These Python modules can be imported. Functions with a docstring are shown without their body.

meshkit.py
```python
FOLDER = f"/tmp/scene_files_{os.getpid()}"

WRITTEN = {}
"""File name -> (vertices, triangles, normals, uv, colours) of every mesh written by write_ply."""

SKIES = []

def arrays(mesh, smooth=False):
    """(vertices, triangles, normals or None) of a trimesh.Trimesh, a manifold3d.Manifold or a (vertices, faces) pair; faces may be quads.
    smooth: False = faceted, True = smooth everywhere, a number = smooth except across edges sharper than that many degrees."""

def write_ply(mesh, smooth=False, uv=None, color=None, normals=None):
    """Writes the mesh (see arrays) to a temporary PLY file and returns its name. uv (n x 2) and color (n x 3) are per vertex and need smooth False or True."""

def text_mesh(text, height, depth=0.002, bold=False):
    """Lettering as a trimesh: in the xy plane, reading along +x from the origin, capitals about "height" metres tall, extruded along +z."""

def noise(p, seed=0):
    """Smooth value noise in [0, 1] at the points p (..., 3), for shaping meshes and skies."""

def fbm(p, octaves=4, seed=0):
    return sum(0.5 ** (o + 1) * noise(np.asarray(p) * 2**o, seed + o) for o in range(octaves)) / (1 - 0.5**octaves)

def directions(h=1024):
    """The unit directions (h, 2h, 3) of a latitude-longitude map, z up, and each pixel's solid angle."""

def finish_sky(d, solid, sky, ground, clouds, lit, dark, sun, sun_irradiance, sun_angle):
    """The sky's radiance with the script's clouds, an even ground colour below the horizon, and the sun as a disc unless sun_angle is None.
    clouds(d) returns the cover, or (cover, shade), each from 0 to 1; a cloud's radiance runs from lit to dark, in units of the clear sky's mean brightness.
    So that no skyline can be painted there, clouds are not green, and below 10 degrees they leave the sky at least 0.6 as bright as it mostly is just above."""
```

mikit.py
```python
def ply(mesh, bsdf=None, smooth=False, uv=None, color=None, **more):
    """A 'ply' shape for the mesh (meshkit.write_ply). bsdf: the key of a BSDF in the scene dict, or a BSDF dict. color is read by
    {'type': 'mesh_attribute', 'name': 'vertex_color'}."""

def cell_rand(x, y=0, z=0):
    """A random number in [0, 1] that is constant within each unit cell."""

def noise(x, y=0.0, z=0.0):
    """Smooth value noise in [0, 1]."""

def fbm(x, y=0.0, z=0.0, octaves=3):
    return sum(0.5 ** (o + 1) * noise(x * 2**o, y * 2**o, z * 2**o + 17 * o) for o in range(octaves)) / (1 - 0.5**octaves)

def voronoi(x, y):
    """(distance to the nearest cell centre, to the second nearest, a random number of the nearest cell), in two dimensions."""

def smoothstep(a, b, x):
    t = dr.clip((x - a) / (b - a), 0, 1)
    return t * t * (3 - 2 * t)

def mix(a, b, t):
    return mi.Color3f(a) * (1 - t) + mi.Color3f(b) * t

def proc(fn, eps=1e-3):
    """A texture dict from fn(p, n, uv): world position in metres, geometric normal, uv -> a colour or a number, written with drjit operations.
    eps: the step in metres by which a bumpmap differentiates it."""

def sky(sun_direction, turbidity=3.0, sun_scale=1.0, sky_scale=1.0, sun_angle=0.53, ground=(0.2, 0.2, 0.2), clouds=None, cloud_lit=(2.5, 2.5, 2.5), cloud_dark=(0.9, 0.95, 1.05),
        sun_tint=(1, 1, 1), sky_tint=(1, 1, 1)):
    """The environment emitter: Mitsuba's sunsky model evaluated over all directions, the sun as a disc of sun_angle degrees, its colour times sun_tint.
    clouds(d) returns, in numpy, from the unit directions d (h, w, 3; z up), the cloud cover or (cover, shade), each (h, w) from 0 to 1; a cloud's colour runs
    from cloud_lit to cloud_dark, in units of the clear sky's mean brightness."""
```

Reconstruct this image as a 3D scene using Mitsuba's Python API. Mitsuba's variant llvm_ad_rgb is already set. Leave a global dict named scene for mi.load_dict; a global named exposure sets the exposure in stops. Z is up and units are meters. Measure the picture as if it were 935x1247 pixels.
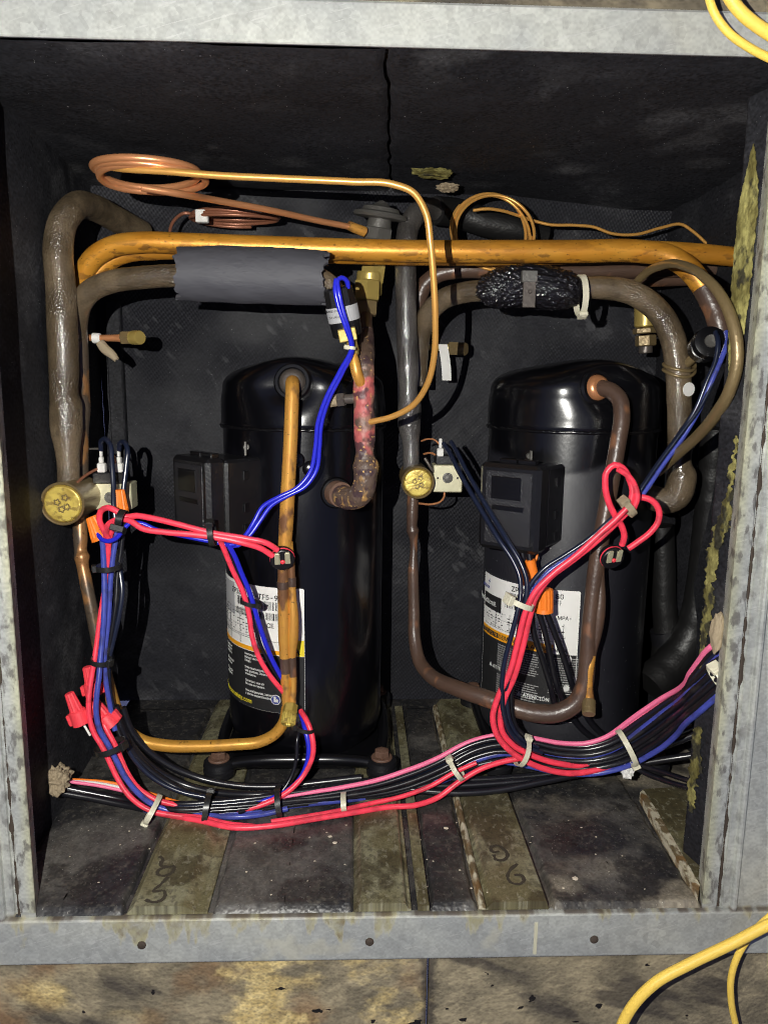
import math
import numpy as np
import trimesh
import drjit as dr
import mitsuba as mi
import mikit
import meshkit
from mikit import noise, fbm, voronoi, smoothstep, mix, proc, cell_rand
from shapely.geometry import Polygon
from shapely import affinity

T = mi.ScalarTransform4f
scene, labels = {}, {}
# ---------------------------------------------------------------- camera, lamp, exposure
exposure = 1.5
scene['camera'] = {'type': 'perspective', 'fov': 53.03, 'fov_axis': 'x', 'near_clip': 0.01, 'far_clip': 20.0,
                   'to_world': T().look_at(origin=[.3287, -.7222, .556], target=[.36493, .2618, .38181], up=[-.0052, .1745, .98464])}
# a hand lamp just left of the lens is the only light, as in the photograph
LAMP = [.215, -.74, .60]
scene['lamp'] = {'type': 'point', 'position': LAMP, 'intensity': {'type': 'rgb', 'value': [1.50, 1.47, 1.36]}}
# the faint glow of the room behind the camera
scene['room_glow'] = {'type': 'constant', 'radiance': {'type': 'rgb', 'value': [.024, .027, .054]}}

# ---------------------------------------------------------------- helpers
rng = np.random.default_rng(7)


def key_for(k):
    if k not in scene and k not in labels and not any(s.startswith(k + '__') for s in scene):
        return k
    i = 1
    while f'{k}_{i:03d}' in scene or f'{k}_{i:03d}' in labels:
        i += 1
    return f'{k}_{i:03d}'


def thing(name, label, category, group=None):
    k = key_for(name)
    labels[k] = {'label': label, 'category': category}
    if group:
        labels[k]['group'] = group
    return k


def struct(name, kind='structure', label=None):
    labels[name] = {'kind': kind}
    if label:
        labels[name]['label'] = label
    return name


def add(key, mesh, mat, smooth=35, uv=None):
    scene[key] = mikit.ply(mesh, mat, smooth=smooth, uv=uv)
    return key


def part(parent, name, mesh, mat, smooth=35, uv=None, label=None):
    if isinstance(mesh, tuple) and len(mesh) == 3:
        mesh, uv, smooth = (mesh[0], mesh[1]), mesh[2], True
    k = key_for(parent + '__' + name)
    add(k, mesh, mat, smooth, uv)
    if label:
        labels[k] = {'label': label}
    return k


def cat(ms):
    return trimesh.util.concatenate([m if isinstance(m, trimesh.Trimesh) else trimesh.Trimesh(m[0], m[1], process=False) for m in ms])


def spline(p, step=.004):
    """centripetal-ish Catmull-Rom through the rows of p (any number of columns)"""
    p = np.asarray(p, float)
    q = np.vstack([2 * p[0] - p[1], p, 2 * p[-1] - p[-2]])
    out = []
    for i in range(len(p) - 1):
        a, b, c, d = q[i:i + 4]
        n = max(2, int(np.linalg.norm(c[:3] - b[:3]) / step))
        t = np.linspace(0, 1, n, endpoint=False)[:, None]
        lb, lc = np.linalg.norm(b[:3] - a[:3]) + 1e-9, np.linalg.norm(c[:3] - b[:3]) + 1e-9
        ld = np.linalg.norm(d[:3] - c[:3]) + 1e-9
        m1 = (c - b) + lc * ((b - a) / lb - (c - a) / (lb + lc))
        m2 = (c - b) + lc * ((d - c) / ld - (d - b) / (ld + lc))
        out.append((2 * t**3 - 3 * t**2 + 1) * b + (t**3 - 2 * t**2 + t) * m1 + (-2 * t**3 + 3 * t**2) * c + (t**3 - t**2) * m2)
    out.append(p[-1:])
    return np.vstack(out)


def frames(c):
    t = np.gradient(c, axis=0)
    t /= np.linalg.norm(t, axis=1, keepdims=True) + 1e-12
    n = np.cross(t[0], [0, 1, 0] if abs(t[0][1]) < .9 else [1, 0, 0])
    n /= np.linalg.norm(n)
    ns = [n]
    for i in range(1, len(c)):
        n = ns[-1] - t[i] * (ns[-1] @ t[i])
        ns.append(n / (np.linalg.norm(n) + 1e-12))
    ns = np.array(ns)
    return t, ns, np.cross(t, ns)


def tube(p, r=None, n=14, step=.004, caps=True, wob=0.0, seed=0):
    """(vertices, faces, uv) of a swept tube; p rows are x,y,z[,r]; uv = (metres along, turn)"""
    p = np.asarray(p, float)
    s = spline(p, step)
    c = s[:, :3]
    rad = s[:, 3] if s.shape[1] > 3 else np.full(len(c), r)
    if wob:
        rad = rad * (1 + wob * (2 * meshkit.noise(c * 60 + seed) - 1))
    t, a, b = frames(c)
    L = np.concatenate([[0], np.cumsum(np.linalg.norm(np.diff(c, axis=0), axis=1))])
    th = np.linspace(0, 2 * np.pi, n + 1)
    ring = np.cos(th)[None, :, None] * a[:, None] + np.sin(th)[None, :, None] * b[:, None]
    v = (c[:, None] + ring * rad[:, None, None]).reshape(-1, 3)
    uv = np.stack(np.broadcast_arrays(L[:, None], th[None] / (2 * np.pi)), -1).reshape(-1, 2)
    i, j = np.meshgrid(np.arange(len(c) - 1), np.arange(n), indexing='ij')
    k = (i * (n + 1) + j).ravel()
    f = np.vstack([np.stack([k, k + n + 1, k + n + 2], 1), np.stack([k, k + n + 2, k + 1], 1)])
    f = f[:, ::-1]
    if caps:
        for e, base, flip in ((0, 0, False), (len(c) - 1, (len(c) - 1) * (n + 1), True)):
            m = len(v)
            v = np.vstack([v, v[base:base + n + 1], c[e:e + 1]])
            uv = np.vstack([uv, uv[base:base + n + 1], [[L[e], 0]]])
            tri = np.stack([m + np.arange(n), m + np.arange(n) + 1, np.full(n, m + n + 1)], 1)
            f = np.vstack([f, tri[:, ::-1] if flip else tri])
    return v, f, uv


def unit(v):
    v = np.asarray(v, float)
    return v / np.linalg.norm(v)


def basis(d):
    d = unit(d)
    a = unit(np.cross(d, [0, 0, 1] if abs(d[2]) < .9 else [1, 0, 0]))
    return a, np.cross(d, a), d


def lathe(profile, origin, axis, n=32, flute=0, depth=0.0):
    """revolves (distance along axis, radius) rows round axis; flute ridges if asked"""
    a, b, d = basis(axis)
    th = np.linspace(0, 2 * np.pi, n, endpoint=False)
    v = []
    for h, r in profile:
        rr = r * (1 + depth * np.cos(flute * th)) if flute else np.full(n, r)
        v.append(np.asarray(origin) + h * d + rr[:, None] * (np.cos(th)[:, None] * a + np.sin(th)[:, None] * b))
    m = len(profile)
    v = np.vstack(v + [[np.asarray(origin) + profile[0][0] * d], [np.asarray(origin) + profile[-1][0] * d]])
    f = []
    for i in range(m - 1):
        k = i * n + np.arange(n)
        k2 = i * n + (np.arange(n) + 1) % n
        f += [np.stack([k, k2, k2 + n], 1), np.stack([k, k2 + n, k + n], 1)]
    k, k2 = np.arange(n), (np.arange(n) + 1) % n
    f += [np.stack([k2, k, np.full(n, m * n)], 1), np.stack([(m - 1) * n + k, (m - 1) * n + k2, np.full(n, m * n + 1)], 1)]
    f = np.vstack(f)
    tm = trimesh.Trimesh(v, f, process=False)
    if tm.volume < 0:
        tm.invert()
    return tm


def cyl(p, q, r, n=28, bev=.12):
    p, q = np.asarray(p, float), np.asarray(q, float)
    h = np.linalg.norm(q - p)
    e = min(r * bev, h * .3)
    return lathe([(0, r - e), (e, r), (h - e, r), (h, r - e)], p, q - p, n)


def hexnut(p, q, r):
    return cyl(p, q, r, 6, .08)


def box(lo, hi, bev=.0015):
    lo, hi = np.asarray(lo, float), np.asarray(hi, float)
    bev = min(bev, .45 * (hi - lo).min())
    pts = []
    for s in np.ndindex(2, 2, 2):
        c = np.where(s, hi, lo)
        sg = np.where(s, -1, 1)
        for k in range(3):
            o = np.array(sg) * bev
            o[k] = 0
            pts.append(c + o)
    return trimesh.convex.convex_hull(np.array(pts))


def obox(center, ax, half, bev=.0012):
    """box with half sizes along the rows of ax"""
    m = box(-np.asarray(half), np.asarray(half), bev)
    m.vertices = np.asarray(center) + m.vertices @ np.asarray(ax)
    return m if m.volume > 0 else (m.invert() or m)


def prism(poly, to3, depth):
    m = trimesh.creation.extrude_polygon(Polygon(poly), depth, engine='earcut')
    v = m.vertices
    m.vertices = to3(v[:, 0], v[:, 1], v[:, 2])
    if m.volume < 0:
        m.invert()
    return m


def sheet(fn, nu, nv):
    """grid mesh of fn(u, v) -> points, u, v in 0..1"""
    u, v = np.meshgrid(np.linspace(0, 1, nu), np.linspace(0, 1, nv), indexing='ij')
    p = fn(u.ravel(), v.ravel())
    i, j = np.meshgrid(np.arange(nu - 1), np.arange(nv - 1), indexing='ij')
    k = (i * nv + j).ravel()
    return p, np.vstack([np.stack([k, k + nv, k + nv + 1], 1), np.stack([k, k + nv + 1, k + 1], 1)])


def lump(center, size, seed, sub=3, amp=.35, freq=2.2):
    m = trimesh.creation.icosphere(sub)
    d = m.vertices.copy()
    k = 1 + amp * (2 * meshkit.fbm(d * freq + seed * 7.3, 3, seed) - 1)
    m.vertices = np.asarray(center) + d * k[:, None] * np.asarray(size)
    return m


# ---------------------------------------------------------------- materials
def rgb(*c):
    return {'type': 'rgb', 'value': list(c)}


def prin(c, rough=.5, metal=0.0, spec=.5, **k):
    d = {'type': 'principled', 'base_color': c if isinstance(c, dict) else rgb(*c), 'roughness': rough, 'metallic': metal}
    if not metal:
        d['specular'] = spec
    d.update(k)
    return d


def mat(name, d, bump=None, height=1.0, eps=4e-4):
    if bump is not None:
        d = {'type': 'bumpmap', 'arbitrary': proc(bump, eps), 'scale': height, 'bsdf': d}
    scene[name] = {'type': 'twosided', 'bsdf': d}
    return name


def felt_col(p, n, uv):
    big = fbm(p.x * 7, p.y * 7, p.z * 7, 4)
    wx = p.x + .03 * noise(p.x * 20, p.y * 20, p.z * 20)
    dust = smoothstep(.46, .84, fbm(wx * 19 + 5, p.y * 19, p.z * 19, 6)) * smoothstep(.35, .65, fbm(p.x * 5 + 2, p.y * 5, p.z * 5, 2))
    grain = fbm(p.x * 330, p.y * 330, p.z * 330, 2)
    fleck = dr.select(noise(p.x * 560, p.y * 560, p.z * 560) > .957, dr.select(noise(p.x * 26, p.y * 26, p.z * 26) > .52, .28, .06), 0.0)
    return (mi.Color3f(.0150, .0152, .0185) * (.5 + big) + mi.Color3f(.036, .0355, .036) * dust) * (.25 + 1.5 * grain) + mi.Color3f(1, 1, .95) * fleck


def felt_bump(p, n, uv):
    return .0012 * fbm(p.x * 55, p.y * 55, p.z * 55, 3) + .0003 * noise(p.x * 420, p.y * 420, p.z * 420)


def dimples(p):
    w = .010 * fbm(p.x * 9, p.z * 9, 1, 2)
    return dr.sin((p.x + w) * 1050) * dr.sin((p.z + .30 * p.x + w) * 820)


def dimple_bump(p, n, uv):
    k = .15 + 1.1 * smoothstep(.40, .62, fbm(p.x * 6 + 4, p.z * 6, 3, 3))
    return .0007 * k * dimples(p) + .006 * fbm(p.x * 16, p.y * 16, p.z * 16, 3)


def dimple_col(p, n, uv):
    k = .15 + 1.1 * smoothstep(.40, .62, fbm(p.x * 6 + 4, p.z * 6, 3, 3))
    scuff = smoothstep(.64, .80, fbm(p.x * 70 + p.z * 60, p.z * 30 - p.x * 20, 2, 4)) * smoothstep(.45, .65, fbm(p.x * 8, p.z * 8, 9, 2))
    base = felt_col(p, n, uv) * (.80 + .55 * k * dimples(p)) + mi.Color3f(.0040, .0042, .0062)
    return base + mi.Color3f(.030, .030, .031) * scuff


def galv_col(p, n, uv):
    sp = voronoi(p.x * 120, p.z * 120 + p.y * 120)[2]
    cloud = fbm(p.x * 16, p.y * 16, p.z * 16, 5)
    c = mix((.315, .325, .312), (.405, .412, .375), smoothstep(.25, .75, cloud)) * (.92 + .16 * sp) * (.86 + .28 * noise(p.x * 420, p.y * 420, p.z * 420))
    scratch = smoothstep(.70, .80, fbm(p.x * 40 + p.z * 12, p.z * 500 - p.x * 140, 5, 3))
    c = mix(c, (.46, .46, .44), scratch * .5)
    # ochre run-off hangs from the top edge of the bottom rail
    low = smoothstep(.004, -.001, p.z) * smoothstep(-.2, -.1, p.x)
    b = fbm(p.x * 220, p.z * 140, 7, 4)
    m = fbm(p.x * 64, p.z * 11, 3, 5) + .16 * (b - .5)
    t = .40 + .42 * dr.clip(-p.z / .05, 0, 1) + .16 * smoothstep(.35, .70, p.x)
    inside = smoothstep(t, t + .12, m) * low
    rim = inside * (1 - inside) * 4
    ochre = mix((.36, .32, .15), (.22, .17, .06), smoothstep(.4, .7, fbm(p.x * 160, p.z * 120, 2, 4)))
    c = mix(c, ochre, inside * (.15 + .75 * b))
    c = mix(c, (.47, .44, .30), rim * .45)
    pale = smoothstep(.60, .72, fbm(p.x * 22 + 9, p.z * 26, 0, 4)) * low
    c = mix(c, (.47, .45, .35), pale * .5)
    lip = smoothstep(-.0035, -.0005, p.z) * low * smoothstep(.3, .6, fbm(p.x * 90, 1, 1, 3))
    c = mix(c, (.09, .065, .05), lip * .8)
    grime = smoothstep(.50, .72, fbm(p.x * 210, p.y * 60, p.z * 75, 6))
    inner = smoothstep(.036, .014, dr.minimum(dr.abs(p.x), dr.abs(p.x - .700)))
    side = dr.select((p.z > .005) & (p.z < .83), .22 + .78 * inner, .18)
    yel = smoothstep(.012, .0, dr.minimum(dr.abs(p.x), dr.abs(p.x - .700))) * dr.select(p.z > .005, 1.0, 0.0)
    c = mix(c, c * mi.Color3f(1.08, 1.05, .82), yel)
    return mix(c, (.075, .065, .062), grime * side * .7)


def pan_col(p, n, uv):
    a = fbm(p.x * 30, p.y * 24, 0, 6)
    b = fbm(p.x * 210 + 4, p.y * 190, 0, 5)
    c = mix((.18, .160, .085), (.29, .275, .175), smoothstep(.34, .66, a))
    c = mix(c, (.075, .060, .032), smoothstep(.48, .64, fbm(p.x * 22 + 5, p.y * 18, 8, 6)) * .75)
    c = mix(c, (.36, .34, .25), smoothstep(.60, .72, fbm(p.x * 260, p.y * 160, 3, 4)) * .45)
    return mix(c, (.05, .042, .026), smoothstep(.46, .72, a * .3 + b * .7) * .55) * (.82 + .36 * noise(p.x * 640, p.y * 640))


def pad_col(p, n, uv):
    wx, wy = p.x + .012 * fbm(p.x * 30, p.y * 30, 1, 3), p.y + .012 * fbm(p.x * 30, p.y * 30, 5, 3)
    a = fbm(wx * 16, wy * 16, 2, 6)
    b = fbm(p.x * 130, p.y * 130, 7, 5)
    c = mix((.017, .0168, .0185), (.080, .075, .069), smoothstep(.38, .80, a))
    tan = smoothstep(.40, .60, p.x) * smoothstep(.36, .66, fbm(wx * 10 + 3, wy * 14, 4, 6))
    c = mix(c, (.205, .178, .135), tan * .85)
    c = mix(c, (.022, .0205, .020), smoothstep(.54, .66, fbm(wx * 26 + 9, wy * 26, 11, 5)) * .8)
    c = mix(c, (.10, .09, .075), smoothstep(.50, .90, fbm(p.x * 200, p.y * 200, 9, 4)) * .5)
    speck = dr.select(noise(p.x * 800, p.y * 800, 3) > .960, .20, 0.0)
    return (c + mi.Color3f(1, .95, .85) * speck) * (.45 + .80 * b + .55 * noise(p.x * 520, p.y * 520, 8))


def crust_col(p, n, uv):
    a = fbm(p.x * 150, p.y * 90, p.z * 150, 5)
    c = mix((.13, .095, .05), (.46, .42, .31), smoothstep(.38, .62, a))
    return mix(c, (.16, .085, .03), smoothstep(.56, .70, fbm(p.x * 70, p.y * 60, 3, 4)) * .7)


def panel_col(p, n, uv):
    v1, v2, vr = voronoi(p.x * 210, p.z * 260 + p.y * 200)
    g = .35 + .30 * smoothstep(.05, .55, v1) + .45 * fbm(p.x * 260, p.z * 260, 3, 3)
    b = fbm(p.x * 120, p.z * 120, 6, 5)
    left = smoothstep(.42, .40, p.x)
    c = mix((.115, .098, .068), (.215, .180, .118), smoothstep(.3, .7, fbm(p.x * 24, p.z * 34, 1, 6)))
    c = mix(c, (.16, .082, .034), left * smoothstep(.46, .76, fbm(p.x * 18 + 3, p.z * 22, 8, 6)) * .55)
    crust = smoothstep(.46, .64, fbm(p.x * 13 + 1, p.z * 26, 9, 6) + .10 * (b - .5)) * smoothstep(.10, .22, p.x + .2 * noise(p.x * 9, p.z * 20)) * left
    c = mix(c, mix((.34, .235, .075), (.50, .40, .19), b), crust * (.20 + .65 * g))
    c = mix(c, (.035, .030, .027), smoothstep(.56, .70, fbm(p.x * 11 + 8, p.z * 30 + p.x * 9, 2, 6)) * .75)
    c = mix(c, (.03, .026, .024), smoothstep(.012, .003, dr.abs(p.x - .4098) + .012 * (b - .5)) * .8)
    top = smoothstep(-.072, -.056, p.z) * (.4 + .6 * b)
    c = mix(c, (.045, .038, .03), top * .7)
    c = c * (.75 + .75 * g + .5 * (b - .5))
    spot = smoothstep(.795, .81, fbm(p.x * 40, p.z * 70, 12, 4))
    return mix(c, (.012, .010, .010), spot)


def panel_bump(p, n, uv):
    v1 = voronoi(p.x * 210, p.z * 260 + p.y * 200)[0]
    return .0004 * v1 + .0017 * fbm(p.x * 240, p.y * 240, p.z * 240, 3)


def gold_col(p, n, uv):
    a = fbm(p.x * 14, p.y * 50, p.z * 50, 5)
    b = fbm(p.x * 240, p.y * 300, p.z * 300, 4)
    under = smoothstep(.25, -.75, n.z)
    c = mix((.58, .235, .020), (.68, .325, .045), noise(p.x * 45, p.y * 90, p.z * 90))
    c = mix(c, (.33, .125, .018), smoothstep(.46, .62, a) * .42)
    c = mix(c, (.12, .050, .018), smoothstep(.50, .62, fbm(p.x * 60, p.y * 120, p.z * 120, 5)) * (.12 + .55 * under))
    return mix(c, (.08, .035, .018), smoothstep(.68, .78, b) * .6)


def stained_col(p, n, uv):
    """lacquered copper tube gone brown where it was brazed"""
    a = fbm(p.x * 55, p.y * 55, p.z * 32, 4)
    c = mix((.66, .34, .06), (.60, .27, .06), fbm(p.x * 90, p.y * 90, p.z * 90, 3))
    c = mix(c, (.16, .075, .045), smoothstep(.52, .66, a) * .9)
    return mix(c, (.05, .03, .02), smoothstep(.74, .80, fbm(p.x * 380, p.y * 380, p.z * 380, 3)) * .8)


def brown_col(p, n, uv):
    a = fbm(p.x * 30, p.y * 30, p.z * 30, 4)
    c = mix((.045, .028, .022), (.105, .060, .040), a)
    return mix(c, (.20, .09, .045), smoothstep(.60, .76, fbm(p.x * 60 + 7, p.y * 60, p.z * 25, 3)) * .8)


def drain_col(p, n, uv):
    a = fbm(p.x * 60, p.y * 60, p.z * 26, 4)
    k = smoothstep(.30, .10, p.z) + .5 * (a - .5)
    c = mix((.10, .075, .055), (.32, .155, .06), smoothstep(.45, .62, a))
    c = mix(c, (.60, .30, .05), smoothstep(.55, 1.0, k))
    return mix(c, (.045, .025, .015), smoothstep(.70, .80, fbm(p.x * 300, p.y * 300, p.z * 300, 3)) * .7)


def brown_bump(p, n, uv):
    return .0004 * fbm(p.x * 260, p.y * 260, p.z * 260, 3)


def frost_col(p, n, uv):
    a = fbm(p.x * 34, p.y * 34, p.z * 22, 5)
    b = fbm(p.x * 140, p.y * 140, p.z * 100, 3)
    c = mix((.062, .045, .027), (.130, .096, .060), smoothstep(.3, .72, a))
    c = mix(c, (.035, .028, .020), smoothstep(.55, .80, b) * .4)
    return c * (.82 + .36 * noise(p.x * 520, p.y * 520, p.z * 520))


def frost_bump(p, n, uv):
    d = noise(p.x * 620, p.y * 620, p.z * 620)
    wet = .25 + 1.2 * smoothstep(.3, .7, fbm(p.x * 22, p.y * 22, p.z * 22, 3))
    return wet * (.00085 * smoothstep(.3, .9, d) + .00018 * noise(p.x * 1300, p.y * 1300, p.z * 1300))


def grey_col(p, n, uv):
    a = fbm(p.x * 34, p.y * 34, p.z * 22, 5)
    return mix((.040, .036, .034), (.082, .076, .072), smoothstep(.3, .72, a)) * (.7 + .6 * noise(p.x * 520, p.y * 520, p.z * 520))


def braze_col(p, n, uv):
    a = fbm(p.x * 62, p.y * 62, p.z * 62, 4)
    up = smoothstep(.462, .476, p.z + .012 * a) * smoothstep(.592, .572, p.z + .016 * a)
    c = mix((.10, .066, .05), (.34, .16, .12), up * smoothstep(.42, .64, a) * .8)
    c = mix(c, (.42, .10, .095), up * smoothstep(.52, .64, fbm(p.x * 40 + 3, p.y * 40, p.z * 40, 3)))
    c = mix(c, (.05, .028, .034), smoothstep(.50, .64, fbm(p.x * 75, p.y * 75, p.z * 75, 3)) * .85)
    ring = smoothstep(.55, .75, fbm(p.x * 160, p.y * 160, p.z * 60, 3)) * smoothstep(.47, .455, p.z)
    c = mix(c, (.42, .24, .08), ring * .8)
    return mix(c, (.50, .30, .10), smoothstep(.70, .80, fbm(p.x * 240, p.y * 240, p.z * 240, 2)))


def braze_bump(p, n, uv):
    return .003 * fbm(p.x * 110, p.y * 110, p.z * 110, 3)


def glass_col(p, n, uv):
    a = fbm(p.x * 80, p.y * 110, p.z * 34, 4)
    b = fbm(p.x * 420, p.y * 420, p.z * 160, 3)
    c = mix((.115, .098, .030), (.30, .27, .095), smoothstep(.3, .7, a)) * (.55 + .9 * b)
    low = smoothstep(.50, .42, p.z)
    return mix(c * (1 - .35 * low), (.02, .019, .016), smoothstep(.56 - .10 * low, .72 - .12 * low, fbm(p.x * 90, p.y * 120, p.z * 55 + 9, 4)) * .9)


def glass_bump(p, n, uv):
    return .004 * fbm(p.x * 200, p.y * 200, p.z * 100, 4)


def dusty_mask(p):
    edge = .437 + .012 * dr.sin(p.x * 38 + 1.0) + .006 * noise(p.x * 60, p.z * 20)
    return smoothstep(edge + .006, edge - .008, p.z) * (.25 + .75 * smoothstep(.735, .675, p.x + .02 * noise(p.x * 30, p.z * 12)))


def shell2_col(p, n, uv):
    k = dusty_mask(p) * (.8 + .4 * fbm(p.x * 20, p.y * 20, p.z * 20, 3))
    drop = dr.select(noise(p.x * 430, p.y * 430, p.z * 430) > .93, .12, 0.0) * smoothstep(.40, .36, p.z) * dr.select(noise(p.x * 40, p.y * 40, p.z * 40) > .55, 1.0, 0.0)
    return mix((.0026, .0026, .0036), (.0125, .0125, .0175), k) + mi.Color3f(drop)


def shell2_rough(p, n, uv):
    return .21 + .26 * dusty_mask(p)


def shell1_col(p, n, uv):
    a = smoothstep(.5, .8, fbm(p.x * 26, p.y * 26, p.z * 7, 4))
    return mix((.0022, .0022, .0032), (.007, .007, .010), a)


def wave_bump(p, n, uv):
    return .0013 * fbm(p.x * 28, p.y * 28, p.z * 14, 2) + .00005 * fbm(p.x * 200, p.y * 200, p.z * 200, 2)


def tar_bump(p, n, uv):
    return .006 * fbm(p.x * 330, p.y * 330, p.z * 330, 3)


def foam_bump(p, n, uv):
    return .0008 * fbm(p.x * 330, p.y * 330, p.z * 330, 3)


def printed(base, ink, grime=.5):
    def fn(p, n, uv):
        on = (dr.abs(uv.y - .5) < .045) & (cell_rand(uv.x * 700, dr.floor(uv.y * 9), 3) > .45) & (cell_rand(uv.x * 14, 1, 5) > .38)
        dirt = smoothstep(.52, .74, fbm(p.x * 70, p.y * 70, p.z * 70, 4)) * grime
        c = dr.select(on, mi.Color3f(ink), mi.Color3f(base) * (.86 + .28 * noise(p.x * 150, p.y * 150, p.z * 150)))
        return mix(c, (.030, .027, .026), dirt)
    return fn


mat('m_felt', prin(proc(felt_col), .65, spec=.25), felt_bump)
mat('m_dimple', prin(proc(dimple_col), .55, spec=.22), dimple_bump)
mat('m_galv', prin(proc(galv_col), .50, .25), felt_bump, .12)
mat('m_pan', prin(proc(pan_col), .42, .35), felt_bump, .4)
mat('m_pad', prin(proc(pad_col), .42, spec=.5), felt_bump, 1.3)
mat('m_crust', prin(proc(crust_col), .6, spec=.4), panel_bump)
mat('m_panel', prin(proc(panel_col), .8, spec=.2), panel_bump)
mat('m_gold', prin(proc(gold_col), .38, .38), brown_bump, .5)
mat('m_stained', prin(proc(stained_col), .38, .4))
mat('m_brown', prin(proc(brown_col), .36, spec=.6), brown_bump)
mat('m_frost', prin(proc(frost_col), .22, spec=1.0), frost_bump)
mat('m_grey', prin(proc(grey_col), .22, spec=1.0), frost_bump, .8)
mat('m_drain', prin(proc(drain_col), .36, .4))
mat('m_braze', prin(proc(braze_col), .5, spec=.5), braze_bump)
mat('m_glasswool', prin(proc(glass_col), .9, spec=.2), glass_bump)
mat('m_shell_one', prin(proc(shell1_col), .20, spec=.75), wave_bump)
mat('m_shell_two', prin(proc(shell2_col), proc(shell2_rough), spec=.8), wave_bump)
mat('m_black_gloss', prin((.004, .004, .005), .25, spec=.6))
mat('m_black_box', prin((.0065, .0065, .0078), .30, spec=.7), foam_bump, .25)
mat('m_black_grain', prin((.013, .013, .016), .42, spec=.8), frost_bump, .5)
mat('m_rubber', prin((.008, .008, .010), .40, spec=.5))
mat('m_hose', prin((.008, .0078, .008), .45, spec=.5), felt_bump)
mat('m_tar', prin((.006, .0055, .007), .20, spec=.9), tar_bump, .35)
mat('m_foam', prin((.060, .060, .070), .62, spec=.4), foam_bump)
mat('m_tan', prin((.30, .24, .16), .8, spec=.2), panel_bump)
mat('m_copper', prin((.62, .27, .12), .32, .55))
mat('m_copper_dark', prin((.30, .12, .07), .35, .4))
mat('m_copper_lacquer', prin((.70, .36, .09), .34, .5))
mat('m_brass', prin((.46, .34, .10), .34, .5), brown_bump, .4)
mat('m_brass_dark', prin((.20, .145, .07), .36, .4), brown_bump)
def brass_col(p, n, uv):
    a = fbm(p.x * 60, p.y * 60, p.z * 60, 5)
    c = mix((.64, .49, .11), (.40, .28, .06), smoothstep(.42, .66, a))
    return mix(c, (.20, .12, .04), smoothstep(.58, .70, fbm(p.x * 170, p.y * 170, p.z * 170, 4)) * .7)


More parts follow.
